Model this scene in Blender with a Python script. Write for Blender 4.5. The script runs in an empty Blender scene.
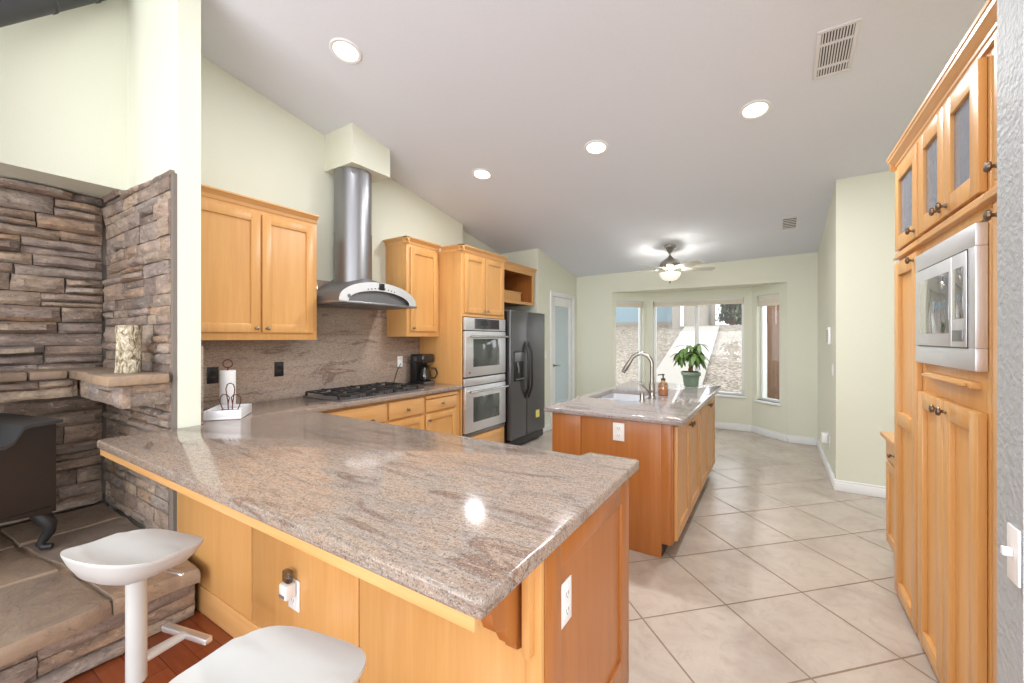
import bpy, bmesh, math, random
from mathutils import Vector, Matrix, noise
C = bpy.context.scene
COL = C.collection
PI = math.pi
# ------------------------------------------------------------------ camera
FPX, VPX, HZ = 415.0, 774.0, 338.0
TH = math.atan((VPX - 512) / FPX)
cam_d = bpy.data.cameras.new('camera')
cam = bpy.data.objects.new('camera', cam_d)
COL.objects.link(cam)
cam.location = (0, 0, 1.41)
cam.rotation_euler = (PI / 2, 0, TH)
cam_d.sensor_width = 36
cam_d.lens = FPX * 36 / 1024
cam_d.shift_y = -(341.5 - HZ) / 1024
cam_d.clip_start = 0.02
C.camera = cam
# ------------------------------------------------------------------ world, sun, exposure
C.view_settings.view_transform = 'Standard'
C.view_settings.look = 'None'
C.view_settings.gamma = 1
C.view_settings.use_curve_mapping = False
C.view_settings.exposure = 0.66
w = bpy.data.worlds.new('sky')
C.world = w
w.use_nodes = True
bg = w.node_tree.nodes['Background']
bg.inputs[0].default_value = (0.95, 0.975, 1.0, 1)
bg.inputs[1].default_value = 2.0
sun_d = bpy.data.lights.new('sun', 'SUN')
sun_d.energy = 0.5
sun_d.angle = 0.02
sun_d.color = (1, .95, .88)
sun = bpy.data.objects.new('sun', sun_d)
COL.objects.link(sun)
sun.rotation_euler = Vector((-1.0, 0.12, -1.25)).to_track_quat('-Z', 'Y').to_euler()
CAN_W = 5.5       # recessed ceiling lamps and the added fill lamps, watts
FAN_W = 11.0


# added unseen fill lamp behind the camera, aimed up to bounce off the ceiling
rear_fill_d = bpy.data.lights.new('rear_fill_lamp', 'AREA')
rear_fill_d.shape = 'RECTANGLE'
rear_fill_d.size, rear_fill_d.size_y = 5.6, 2.3
rear_fill_d.energy = 185.0
rear_fill_d.color = (.97, .98, 1)
rear_fill = bpy.data.objects.new('rear_fill_lamp', rear_fill_d)
COL.objects.link(rear_fill)
rear_fill.location = (-.5, -3.45, 1.2)
rear_fill.rotation_euler = Vector((0.1, 1, 2.2)).to_track_quat('-Z', 'Y').to_euler()


# ------------------------------------------------------------------ colour + material helpers
def lin(r, g, b):
    f = lambda c: (c / 255 / 12.92) if c / 255 <= .04045 else ((c / 255 + .055) / 1.055) ** 2.4
    return (f(r), f(g), f(b), 1)


class NT:
    def __init__(s, name):
        s.m = bpy.data.materials.new(name)
        s.m.use_nodes = True
        s.t = s.m.node_tree
        s.b = s.t.nodes['Principled BSDF']
        s.out = s.t.nodes['Material Output']

    def n(s, typ, **kw):
        nd = s.t.nodes.new(typ)
        for k, v in kw.items():
            if k.startswith('i_'):
                key = k[2:]
                key = int(key) if key.isdigit() else key.replace('_', ' ')
                nd.inputs[key].default_value = v
            else:
                setattr(nd, k, v)
        return nd

    def l(s, a, b):
        s.t.links.new(a, b)

    def pos(s, scale=(1, 1, 1), rot=(0, 0, 0), loc=(0, 0, 0)):
        g = s.n('ShaderNodeNewGeometry')
        m = s.n('ShaderNodeMapping')
        m.inputs['Scale'].default_value = scale
        m.inputs['Rotation'].default_value = rot
        m.inputs['Location'].default_value = loc
        s.l(g.outputs['Position'], m.inputs['Vector'])
        return m.outputs[0]

    def noise(s, vec, scale, detail=4, rough=.5, dist=0):
        nd = s.n('ShaderNodeTexNoise')
        nd.inputs['Scale'].default_value = scale
        nd.inputs['Detail'].default_value = detail
        nd.inputs['Roughness'].default_value = rough
        nd.inputs['Distortion'].default_value = dist
        s.l(vec, nd.inputs['Vector'])
        return nd.outputs['Fac']

    def ramp(s, fac, stops):
        r = s.n('ShaderNodeValToRGB')
        e = r.color_ramp.elements
        while len(e) < len(stops):
            e.new(.5)
        for el, (p, c) in zip(e, stops):
            el.position = p
            el.color = c
        s.l(fac, r.inputs[0])
        return r.outputs[0]

    def mix(s, fac, a, b, mode='MIX'):
        m = s.n('ShaderNodeMix', data_type='RGBA', blend_type=mode)
        for sock, v in ((m.inputs[0], fac), (m.inputs[6], a), (m.inputs[7], b)):
            if hasattr(v, 'links'):
                s.l(v, sock)
            else:
                sock.default_value = v
        return m.outputs[2]

    def math(s, op, a, b=0.0):
        m = s.n('ShaderNodeMath', operation=op)
        for sock, v in ((m.inputs[0], a), (m.inputs[1], b)):
            if hasattr(v, 'links'):
                s.l(v, sock)
            else:
                sock.default_value = v
        return m.outputs[0]

    def color(s, c):
        if hasattr(c, 'links'):
            s.l(c, s.b.inputs['Base Color'])
        else:
            s.b.inputs['Base Color'].default_value = c

    def bump(s, h, strength=.3, dist=.01):
        b = s.n('ShaderNodeBump')
        b.inputs['Strength'].default_value = strength
        b.inputs['Distance'].default_value = dist
        s.l(h, b.inputs['Height'])
        s.l(b.outputs[0], s.b.inputs['Normal'])

    def set(s, rough=.5, metal=0.0, spec=.5):
        s.b.inputs['Roughness'].default_value = rough
        s.b.inputs['Metallic'].default_value = metal
        s.b.inputs['Specular IOR Level'].default_value = spec
        return s


def plain(name, rgb, rough=.5, metal=0.0, spec=.5, bump=0, bscale=60):
    t = NT(name)
    c = lin(*rgb)
    f = t.noise(t.pos(), 9 if not bump else bscale, 3)
    dk = tuple(x * .93 for x in c[:3]) + (1,)
    t.color(t.mix(f, dk, c))
    t.set(rough, metal, spec)
    if bump:
        t.bump(f, bump, .004 if bump < .8 else .007)
    return t.m


def wood(name, c1, c2, c3, axis='z', rough=.32):
    t = NT(name)
    sc = {'z': (14, 14, .8), 'y': (14, .8, 14), 'x': (.8, 14, 14)}[axis]
    f1 = t.noise(t.pos(sc), 1.6, 5, .6, .6)
    f2 = t.noise(t.pos(tuple(a * 5 for a in sc)), 2.0, 3, .6)
    f3 = t.noise(t.pos(), 1.3, 2)
    a = t.ramp(f1, [(.3, lin(*c1)), (.55, lin(*c2)), (.8, lin(*c3))])
    b = t.mix(t.math('MULTIPLY', f2, .25), a, lin(*c1), 'MULTIPLY')
    t.color(t.mix(t.math('MULTIPLY', f3, .35), b, lin(*c3)))
    t.set(rough, 0, .5)
    t.bump(f2, .04, .002)
    return t.m


def granite(name, rot, base, tan, brown, dark, rough=.09):
    t = NT(name)
    v = t.pos((1.3, 5.5, 5.5), rot)
    f1 = t.noise(v, 1.5, 8, .62, 1.2)
    f2 = t.noise(t.pos((2.2, 12, 12), rot), 2.0, 8, .7, .8)
    f3 = t.noise(t.pos(), 130, 3, .7)
    f4 = t.noise(t.pos(), 260, 2, .7)
    a = t.ramp(f1, [(.3, lin(*base)), (.47, lin(*tan)), (.56, lin(*base)), (.63, lin(*brown)), (.68, lin(*tan)), (.8, lin(*base))])
    vein = t.ramp(f2, [(.52, (0, 0, 0, 1)), (.66, (1, 1, 1, 1))])
    a = t.mix(t.math('MULTIPLY', vein, .4), a, lin(*brown))
    f5 = t.noise(t.pos((6, 20, 20), rot), 6, 6, .75)
    a = t.mix(t.ramp(f5, [(.45, (0, 0, 0, 1)), (.75, (.8, .8, .8, 1))]), a, lin(*[c_ * .78 for c_ in brown]))
    sp = t.ramp(f3, [(.56, (0, 0, 0, 1)), (.66, (1, 1, 1, 1))])
    a = t.mix(t.math('MULTIPLY', sp, .8), a, lin(*dark))
    sp2 = t.ramp(f4, [(.3, (1, 1, 1, 1)), (.42, (0, 0, 0, 1))])
    a = t.mix(t.math('MULTIPLY', sp2, .5), a, lin(222, 216, 208))
    t.color(a)
    t.set(rough, 0, .5)
    return t.m


M = {}
M['wood'] = wood('maple', (206, 152, 88), (214, 163, 99), (222, 174, 112))
M['wood_y'] = wood('maple_grain_along', (204, 152, 92), (218, 168, 108), (228, 182, 124), 'y')
M['wood_x'] = wood('maple_grain_across', (204, 152, 92), (218, 168, 108), (228, 182, 124), 'x')
M['wood_shaded'] = wood('shaded_maple', (164, 98, 44), (174, 108, 52), (184, 120, 62))  # same maple as the rest, with shade put into a darker colour
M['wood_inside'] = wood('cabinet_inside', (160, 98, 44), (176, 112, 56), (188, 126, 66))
M['granite'] = granite('granite_slab', (0, 0, .28), (154, 143, 133), (166, 145, 127), (126, 100, 84), (84, 76, 78), .12)
M['granite_island'] = granite('granite_island_slab', (0, 0, .28), (156, 150, 150), (160, 148, 142), (128, 112, 106), (84, 78, 80), .06)
M['splash'] = granite('granite_splash', (0, 0, 0), (168, 152, 140), (178, 158, 140), (126, 102, 88), (96, 84, 78), .16)
# the splash runs along Y: stretch that way
for nd in M['splash'].node_tree.nodes:
    if nd.type == 'MAPPING' and nd.inputs['Scale'].default_value[0] != nd.inputs['Scale'].default_value[1]:
        s_ = nd.inputs['Scale'].default_value
        nd.inputs['Scale'].default_value = (s_[1], s_[0], s_[2])
        nd.inputs['Rotation'].default_value = (.10, 0, 0)
M['wall'] = plain('wall_paint', (226, 228, 211), .6, 0, .3, .12, 130)
M['texwall'] = plain('textured_wall_paint', (176, 180, 181), .6, 0, .3, .8, 60)
M['ceiling'] = plain('ceiling_paint', (228, 233, 242), .7, 0, .2, .12, 90)
M['white'] = plain('white_trim', (238, 240, 240), .4)
M['plastic'] = plain('white_plastic', (236, 238, 236), .32)
M['stoolwhite'] = plain('stool_plastic', (202, 204, 202), .38)
M['steel'] = plain('stainless', (150, 150, 153), .38, .9)
M['steel_light'] = plain('stainless_brushed', (232, 233, 236), .42, .85)
M['steel_dark'] = plain('stainless_canopy', (128, 128, 131), .42, .7)
M['chrome'] = plain('chrome', (225, 226, 228), .1, 1)
M['nickel'] = plain('nickel', (160, 156, 150), .3, 1)
M['bronze'] = plain('aged_bronze', (122, 104, 88), .35, 1)
M['fridge'] = plain('black_steel', (104, 104, 106), .3, .75)
M['black'] = plain('black_plastic', (26, 26, 28), .3)
M['iron'] = plain('cast_iron', (34, 33, 34), .5, 0, .5, .1)
M['stove'] = plain('stove_enamel', (34, 28, 26), .4, 0, .5)
M['stovetop'] = plain('stove_top_iron', (62, 64, 66), .35, .2, .5)
M['pipe'] = plain('stove_pipe', (62, 62, 65), .5, .2)
M['darkglass'] = plain('dark_glass', (30, 32, 34), .05, 0, .8)
M['ovenglass'] = plain('oven_glass', (70, 76, 74), .04, 0, 1.0)
M['display'] = plain('display_glass', (52, 52, 56), .08, 0, .8)
M['mirror'] = plain('microwave_window', (150, 150, 152), .05, .75)
M['outlet'] = plain('outlet_plastic', (240, 240, 238), .35)
M['slot'] = plain('outlet_slots', (120, 118, 116), .5)
M['shade'] = plain('cellular_shade', (236, 230, 214), .8)
M['paper'] = plain('paper_towel', (246, 246, 246), .9)
M['marble'] = plain('marble_white', (232, 232, 234), .25)
M['wire'] = plain('bronze_wire', (110, 62, 48), .4, .6)
M['pot'] = plain('pot_glaze', (104, 124, 104), .35)
M['soil'] = plain('soil', (60, 46, 36), .9)
M['leaf'] = plain('leaf', (92, 122, 62), .45)
M['bark'] = plain('plant_trunk', (120, 92, 62), .8, 0, .3, .4, 40)
M['blade'] = plain('fan_blade', (222, 220, 210), .45)
M['sticker'] = plain('yellow_sticker', (232, 222, 120), .6)
M['vent_dark'] = plain('vent_shadow', (70, 70, 72), .7)
M['vent'] = plain('vent_metal', (228, 228, 230), .45)
M['grout'] = plain('stone_mortar', (128, 120, 112), .95, 0, .2, .5, 60)
M['stucco'] = plain('stucco', (152, 144, 134), .9, 0, .2, .3, 30)
M['bluewall'] = plain('pale_blue_siding', (140, 158, 168), .8)
M['concrete'] = plain('concrete_path', (160, 155, 148), .9)
M['bush'] = plain('desert_bush', (104, 110, 84), .9)
M['fence'] = wood('weathered_fence', (104, 76, 58), (120, 90, 70), (134, 104, 82), 'z', .8)
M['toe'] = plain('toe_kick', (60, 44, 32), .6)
M['cork'] = plain('soap_pump', (70, 50, 42), .35)


def emis(name, rgb, strength):
    t = NT(name)
    t.color(lin(*rgb))
    f = t.noise(t.pos(), 4, 1)
    c = t.mix(t.math('MULTIPLY', f, .04), lin(*rgb), (1, 1, 1, 1))
    t.l(c, t.b.inputs['Emission Color'])
    t.b.inputs['Emission Strength'].default_value = strength
    return t.m


M['lamp'] = emis('downlight_lens', (255, 252, 246), 1.8)
M['bowl'] = emis('fan_light_bowl', (240, 234, 222), .4)
M['led'] = emis('blue_led', (70, 110, 230), 1.2)


def glass(name, tint, trans, rough=.02):
    t = NT(name)
    tr = t.n('ShaderNodeBsdfTransparent')
    tr.inputs[0].default_value = tint
    gl = t.n('ShaderNodeBsdfGlossy')
    gl.inputs['Roughness'].default_value = rough
    fr = t.n('ShaderNodeLayerWeight')
    fr.inputs['Blend'].default_value = .5
    f = t.math('ADD', t.math('MULTIPLY', t.math('POWER', fr.outputs['Facing'], 4.0), .55), .02 + 1 - trans)
    mx = t.n('ShaderNodeMixShader')
    t.l(f, mx.inputs[0])
    t.l(tr.outputs[0], mx.inputs[1])
    t.l(gl.outputs[0], mx.inputs[2])
    t.l(mx.outputs[0], t.out.inputs['Surface'])
    return t.m


M['glass'] = glass('window_glass', (.97, .98, .98, 1), 1.0)
M['carafe'] = glass('carafe_glass', (.55, .56, .58, 1), .93)
M['amber'] = glass('amber_bottle', (.84, .66, .52, 1), .95)


def frosted(name, rgb, alpha, rough):
    t = NT(name)
    t.color(lin(*rgb))
    t.set(rough, 0, .6)
    f = t.noise(t.pos(), 55, 2)
    t.bump(f, .25, .004)
    t.b.inputs['Alpha'].default_value = alpha
    return t.m


M['doorglass'] = frosted('obscured_door_glass', (196, 214, 222), .96, .2)
M['cabglass'] = frosted('obscured_cabinet_glass', (150, 156, 166), .72, .12)


def tile_mat():
    t = NT('floor_tile')
    A = .3448 * 2 ** .5
    v = t.pos((1 / A, 1 / A, 1), (0, 0, 0))
    g = t.n('ShaderNodeNewGeometry')
    sx = t.n('ShaderNodeSeparateXYZ')
    t.l(g.outputs['Position'], sx.inputs[0])
    x = t.math('SUBTRACT', sx.outputs[0], .130)
    y = t.math('SUBTRACT', sx.outputs[1], 2.115)
    k = 1 / (A * 2 ** .5)
    p = t.math('MULTIPLY', t.math('ADD', x, y), k)
    q = t.math('MULTIPLY', t.math('SUBTRACT', x, y), k)

    def edge(u):
        f = t.math('FRACT', u)
        return t.math('MINIMUM', f, t.math('SUBTRACT', 1.0, f))
    e = t.math('MINIMUM', edge(p), edge(q))
    wob = t.math('MULTIPLY', t.math('SUBTRACT', t.noise(t.pos(), 40, 2), .5), .006)
    e = t.math('ADD', e, wob)
    gr = t.ramp(e, [(.007, (1, 1, 1, 1)), (.013, (0, 0, 0, 1))])
    cv = t.n('ShaderNodeCombineXYZ')
    t.l(t.math('FLOOR', p), cv.inputs[0])
    t.l(t.math('FLOOR', q), cv.inputs[1])
    wn = t.n('ShaderNodeTexWhiteNoise')
    t.l(cv.outputs[0], wn.inputs['Vector'])
    n1 = t.noise(t.pos(), 2.6, 6, .6, .7)
    n2 = t.noise(t.pos(), 26, 4, .6)
    a = t.ramp(n1, [(.3, lin(166, 155, 144)), (.5, lin(188, 178, 166)), (.7, lin(200, 190, 178))])
    a = t.mix(t.math('MULTIPLY', n2, .45), a, lin(176, 158, 142))
    n4 = t.noise(t.pos(), 7, 6, .7, 1.5)
    a = t.mix(t.ramp(n4, [(.5, (0, 0, 0, 1)), (.72, (.5, .5, .5, 1))]), a, lin(160, 144, 130))
    a = t.mix(t.math('MULTIPLY', wn.outputs['Value'], .3), a, lin(186, 172, 156))
    a = t.mix(gr, a, lin(134, 116, 98))
    t.color(a)
    t.set(.3, 0, .5)
    t.l(t.math('ADD', t.math('MULTIPLY', gr, .45), .27), t.b.inputs['Roughness'])
    hh = t.math('SUBTRACT', t.math('MULTIPLY', n2, .12), gr)
    t.bump(hh, .35, .004)
    return t.m


def plank_mat():
    t = NT('hardwood_planks')
    br = t.n('ShaderNodeTexBrick')
    br.offset = .37
    t.l(t.pos((1, 1, 1), (0, 0, .0)), br.inputs['Vector'])
    br.inputs['Scale'].default_value = 1
    br.inputs['Mortar Size'].default_value = .0018
    br.inputs['Brick Width'].default_value = 1.1
    br.inputs['Row Height'].default_value = .09
    br.inputs['Color1'].default_value = lin(142, 74, 42)
    br.inputs['Color2'].default_value = lin(112, 52, 28)
    br.inputs['Mortar'].default_value = lin(46, 22, 14)
    f = t.noise(t.pos((1.5, 26, 1)), 2.2, 5, .6, .6)
    t.color(t.mix(t.math('MULTIPLY', f, .5), br.outputs[0], lin(160, 92, 56)))
    t.set(.25, 0, .5)
    return t.m


def stone_mat():
    t = NT('ledge_stone')
    g = t.n('ShaderNodeNewGeometry')
    r = g.outputs['Random Per Island']
    base = t.ramp(r, [(0, lin(142, 126, 118)), (.16, lin(188, 158, 130)), (.32, lin(160, 144, 136)), (.48, lin(200, 178, 154)),
                      (.62, lin(128, 119, 114)), (.76, lin(180, 156, 138)), (.88, lin(166, 156, 150)), (1, lin(204, 182, 156))])
    n1 = t.noise(t.pos((1, 1, 2.6)), 7, 7, .65, .8)
    n2 = t.noise(t.pos(), 60, 4, .65)
    a = t.mix(t.ramp(n1, [(.42, (0, 0, 0, 1)), (.66, (.75, .75, .75, 1))]), base, lin(120, 110, 104))
    a = t.mix(t.ramp(n1, [(.28, (.6, .6, .6, 1)), (.42, (0, 0, 0, 1))]), a, lin(214, 196, 174))
    n3 = t.noise(t.pos((1, 1, 1.8)), 17, 6, .7, 1.5)
    a = t.mix(t.ramp(n3, [(.56, (0, 0, 0, 1)), (.70, (.8, .8, .8, 1))]), a, lin(82, 74, 72))
    a = t.mix(t.ramp(n3, [(.30, (.75, .75, .75, 1)), (.43, (0, 0, 0, 1))]), a, lin(222, 206, 184))
    a = t.mix(t.math('MULTIPLY', n2, .4), a, lin(150, 134, 122), 'MULTIPLY')
    t.color(a)
    t.set(.85, 0, .25)
    t.bump(t.math('ADD', n1, t.math('MULTIPLY', n2, .4)), .7, .02)
    return t.m


def flag_mat():
    t = NT('hearth_flagstone')
    g = t.n('ShaderNodeNewGeometry')
    base = t.ramp(g.outputs['Random Per Island'], [(0, lin(150, 126, 104)), (.35, lin(136, 122, 110)), (.7, lin(164, 136, 108)), (1, lin(130, 118, 108))])
    n1 = t.noise(t.pos(), 6, 7, .65, 1.0)
    n2 = t.noise(t.pos(), 45, 4, .65)
    a = t.mix(t.ramp(n1, [(.45, (0, 0, 0, 1)), (.62, (.6, .6, .6, 1))]), base, lin(112, 100, 94))
    n3 = t.noise(t.pos(), 13, 6, .7, 1.8)
    a = t.mix(t.ramp(n3, [(.55, (0, 0, 0, 1)), (.72, (.8, .8, .8, 1))]), a, lin(84, 74, 68))
    t.color(t.mix(t.math('MULTIPLY', n2, .25), a, lin(186, 160, 128)))
    t.set(.6, 0, .4)
    t.bump(t.math('ADD', n1, t.math('MULTIPLY', n2, .3)), .5, .02)
    return t.m


def gravel_mat():
    t = NT('gravel_yard')
    v = t.n('ShaderNodeTexVoronoi')
    v.inputs['Scale'].default_value = 17
    t.l(t.pos(), v.inputs['Vector'])
    n1 = t.noise(t.pos(), .5, 4)
    a = t.ramp(t.noise(v.outputs['Color'], 3, 2), [(.3, lin(92, 85, 78)), (.5, lin(148, 139, 128)), (.7, lin(184, 175, 162))])
    t.color(t.mix(t.math('MULTIPLY', n1, .4), a, lin(156, 147, 136)))
    t.set(.95, 0, .1)
    t.bump(v.outputs['Distance'], .8, .05)
    return t.m


def birch_mat():
    t = NT('birch_bark')
    n1 = t.noise(t.pos((1, 1, .5)), 45, 5, .7, 1)
    a = t.ramp(n1, [(.38, lin(84, 70, 50)), (.5, lin(160, 146, 118)), (.62, lin(214, 206, 188))])
    t.color(a)
    t.set(.85)
    t.bump(n1, .6, .01)
    return t.m


M['tile'] = tile_mat()
M['planks'] = plank_mat()
M['stone'] = stone_mat()
M['flag'] = flag_mat()
M['gravel'] = gravel_mat()
M['birch'] = birch_mat()


# ------------------------------------------------------------------ object helpers
class MB:
    """collects shapes; build() links them as one mesh object"""

    def __init__(s, origin=(0, 0, 0)):
        s.bm = bmesh.new()
        s.o = Vector(origin)

    def _add(s, bm2, mtx=None):
        if mtx is not None:
            bmesh.ops.transform(bm2, matrix=mtx, verts=bm2.verts)
        me = bpy.data.meshes.new('tmp')
        bm2.to_mesh(me)
        bm2.free()
        s.bm.from_mesh(me)
        bpy.data.meshes.remove(me)
        return s

    def box(s, x0, x1, y0, y1, z0, z1, bev=0.0, seg=2, mtx=None):
        b = bmesh.new()
        bmesh.ops.create_cube(b, size=1)
        for v in b.verts:
            v.co = Vector(((x0 + x1) / 2 + v.co.x * (x1 - x0), (y0 + y1) / 2 + v.co.y * (y1 - y0), (z0 + z1) / 2 + v.co.z * (z1 - z0)))
        if bev > 0:
            bmesh.ops.bevel(b, geom=list(b.edges), offset=bev, segments=seg, affect='EDGES', profile=.5, clamp_overlap=True)
        return s._add(b, mtx)

    def prism(s, pts, z0, z1, bev=0.0, seg=2, mtx=None, which='top'):
        """polygon (x,y) extruded along z"""
        b = bmesh.new()
        lo = [b.verts.new((p[0], p[1], z0)) for p in pts]
        hi = [b.verts.new((p[0], p[1], z1)) for p in pts]
        n = len(pts)
        b.faces.new(list(reversed(lo)))
        b.faces.new(hi)
        for i in range(n):
            b.faces.new((lo[i], lo[(i + 1) % n], hi[(i + 1) % n], hi[i]))
        bmesh.ops.recalc_face_normals(b, faces=b.faces)
        if bev > 0:
            ed = [e for e in b.edges if (abs(e.verts[0].co.z - e.verts[1].co.z) < 1e-6 and (which == 'both' or e.verts[0].co.z > (z0 + z1) / 2))]
            if which == 'all':
                ed = list(b.edges)
            bmesh.ops.bevel(b, geom=ed, offset=bev, segments=seg, affect='EDGES', profile=.5, clamp_overlap=True)
        return s._add(b, mtx)

    def profile(s, pts, face, a0, a1, plane=0.0, bev=0):
        """profile (d, z) extruded along the wall axis; face says which way d points"""
        b = bmesh.new()

        def P(d, a, z):
            return fmap(face, plane, a, d, z)
        A = [b.verts.new(P(d, a0, z)) for d, z in pts]
        B = [b.verts.new(P(d, a1, z)) for d, z in pts]
        n = len(pts)
        b.faces.new(A)
        b.faces.new(list(reversed(B)))
        for i in range(n):
            b.faces.new((A[i], B[i], B[(i + 1) % n], A[(i + 1) % n]))
        bmesh.ops.recalc_face_normals(b, faces=b.faces)
        return s._add(b)

    def lathe(s, prof, at=(0, 0, 0), axis=(0, 0, 1), n=24, cap=True):
        b = bmesh.new()
        rings = []
        for r, z in prof:
            rings.append([b.verts.new((max(r, 1e-5) * math.cos(2 * PI * i / n), max(r, 1e-5) * math.sin(2 * PI * i / n), z)) for i in range(n)])
        for a, c in zip(rings, rings[1:]):
            for i in range(n):
                b.faces.new((a[i], a[(i + 1) % n], c[(i + 1) % n], c[i]))
        if cap:
            b.faces.new(list(reversed(rings[0])))
            b.faces.new(rings[-1])
        bmesh.ops.recalc_face_normals(b, faces=b.faces)
        q = Vector((0, 0, 1)).rotation_difference(Vector(axis).normalized()).to_matrix().to_4x4()
        return s._add(b, Matrix.Translation(Vector(at)) @ q)

    def tube(s, pts, r, n=10, cap=True):
        pts = [Vector(p) for p in pts]
        rs = r if isinstance(r, (list, tuple)) else [r] * len(pts)
        b = bmesh.new()
        prev = None
        rings = []
        up = None
        for i, p in enumerate(pts):
            d = (pts[min(i + 1, len(pts) - 1)] - pts[max(i - 1, 0)]).normalized()
            if up is None:
                up = Vector((0, 0, 1)) if abs(d.z) < .9 else Vector((1, 0, 0))
            sx = d.cross(up).normalized()
            up = sx.cross(d).normalized()
            rings.append([b.verts.new(p + (sx * math.cos(2 * PI * k / n) + up * math.sin(2 * PI * k / n)) * rs[i]) for k in range(n)])
        for a, c in zip(rings, rings[1:]):
            for i in range(n):
                b.faces.new((a[i], a[(i + 1) % n], c[(i + 1) % n], c[i]))
        if cap:
            b.faces.new(list(reversed(rings[0])))
            b.faces.new(rings[-1])
        bmesh.ops.recalc_face_normals(b, faces=b.faces)
        return s._add(b)

    def grid(s, fn, nu, nv, closed_u=False):
        """surface fn(i/nu, j/nv)"""
        b = bmesh.new()
        vs = [[b.verts.new(fn(i / nu, j / nv)) for j in range(nv + 1)] for i in range(nu + (0 if closed_u else 1))]
        m = len(vs)
        for i in range(nu):
            for j in range(nv):
                b.faces.new((vs[i][j], vs[(i + 1) % m][j], vs[(i + 1) % m][j + 1], vs[i][j + 1]))
        return s._add(b)

    def build(s, name, mat, parent=None, smooth=35, thick=0):
        if thick:
            pass
        off = s.o
        if off.length:
            bmesh.ops.translate(s.bm, vec=-off, verts=s.bm.verts)
        me = bpy.data.meshes.new(name)
        s.bm.to_mesh(me)
        s.bm.free()
        me.materials.append(mat)
        if smooth:
            for p in me.polygons:
                p.use_smooth = True
            me.set_sharp_from_angle(angle=math.radians(smooth))
        o = bpy.data.objects.new(name, me)
        COL.objects.link(o)
        if parent is not None:
            o.parent = parent
        else:
            o.location = off
        return o


def fmap(face, plane, a, d, z):
    return Vector({'+x': (plane + d, a, z), '-x': (plane - d, a, z), '+y': (a, plane + d, z), '-y': (a, plane - d, z)}[face])


def fbox(mb, face, plane, a0, a1, d0, d1, z0, z1, bev=0.0, seg=2):
    p, q = fmap(face, plane, a0, d0, z0), fmap(face, plane, a1, d1, z1)
    return mb.box(min(p.x, q.x), max(p.x, q.x), min(p.y, q.y), max(p.y, q.y), min(p.z, q.z), max(p.z, q.z), bev, seg)


def tag(o, label, cat, group=None, kind=None):
    if label:
        o['label'] = label
    if cat:
        o['category'] = cat
    if group:
        o['group'] = group
    if kind:
        o['kind'] = kind
    return o


def thing(name, label, cat, loc=(0, 0, 0), group=None, rotz=0):
    o = bpy.data.objects.new(name, None)
    o.empty_display_size = .1
    COL.objects.link(o)
    o.location = loc
    o.rotation_euler = (0, 0, rotz)
    return tag(o, label, cat, group)


def struct(o):
    o['kind'] = 'structure'
    return o


def dup(root, loc, label, group=None, rotz=None):
    r = root.copy()
    COL.objects.link(r)
    r.location = loc
    if rotz is not None:
        r.rotation_euler = (0, 0, rotz)
    r['label'] = label
    if group:
        r['group'] = group
    for ch in list(root.children):
        c = ch.copy()
        COL.objects.link(c)
        c.parent = r
        for g in list(ch.children):
            d = g.copy()
            COL.objects.link(d)
            d.parent = c
    return r


def knob(parent, face, plane, a, z, org, mat=None, name='knob', r=.015):
    mb = MB(org)
    ax = fmap(face, 0, 0, 1, 0)
    mb.lathe([(.010, 0), (.008, .004), (.0055, .008), (.006, .016), (r * .9, .019), (r, .023), (r * .85, .029), (.002, .032)],
             fmap(face, plane, a, 0, z), ax, 14)
    return mb.build(name, mat or M['nickel'], parent)


def shaker(parent, face, plane, a0, a1, z0, z1, org, mat, t=.02, fr=.06, name='door', mid=None, rec=.012):
    mb = MB(org)
    b = .002
    fbox(mb, face, plane, a0, a0 + fr, 0, t, z0, z1, b)
    fbox(mb, face, plane, a1 - fr, a1, 0, t, z0, z1, b)
    fbox(mb, face, plane, a0 + fr - .001, a1 - fr + .001, 0, t - .0005, z1 - fr, z1, b)
    fbox(mb, face, plane, a0 + fr - .001, a1 - fr + .001, 0, t - .0005, z0, z0 + fr, b)
    if mid:
        fbox(mb, face, plane, a0 + fr - .001, a1 - fr + .001, 0, t - .0005, mid - fr / 2, mid + fr / 2, b)
    fbox(mb, face, plane, a0 + fr - .002, a1 - fr + .002, 0, t - rec, z0 + fr - .002, z1 - fr + .002)
    return mb.build(name, mat, parent)


def slab(parent, face, plane, a0, a1, z0, z1, org, mat, t=.02, name='drawer_front', bev=.004):
    return fbox(MB(org), face, plane, a0, a1, 0, t, z0, z1, bev).build(name, mat, parent)


def crown(parent, face, plane, a0, a1, z0, org, mat, h=.06, out=.045, returns=(True, True), depth=.3, name='crown'):
    pts = [(-.01, z0), (.004, z0), (.006, z0 + h * .2), (out * .35, z0 + h * .35), (out * .75, z0 + h * .7), (out * .8, z0 + h * .78),
           (out, z0 + h * .8), (out, z0 + h), (-.01, z0 + h)]
    mb = MB(org)
    mb.profile(pts, face, a0 - (out if returns[0] else 0), a1 + (out if returns[1] else 0), plane)
    return mb.build(name, mat, parent, smooth=25)


def cz(x, y):
    return 2.873 - .178 * (y - 4.85) + .0187 * (x - .485)


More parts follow.
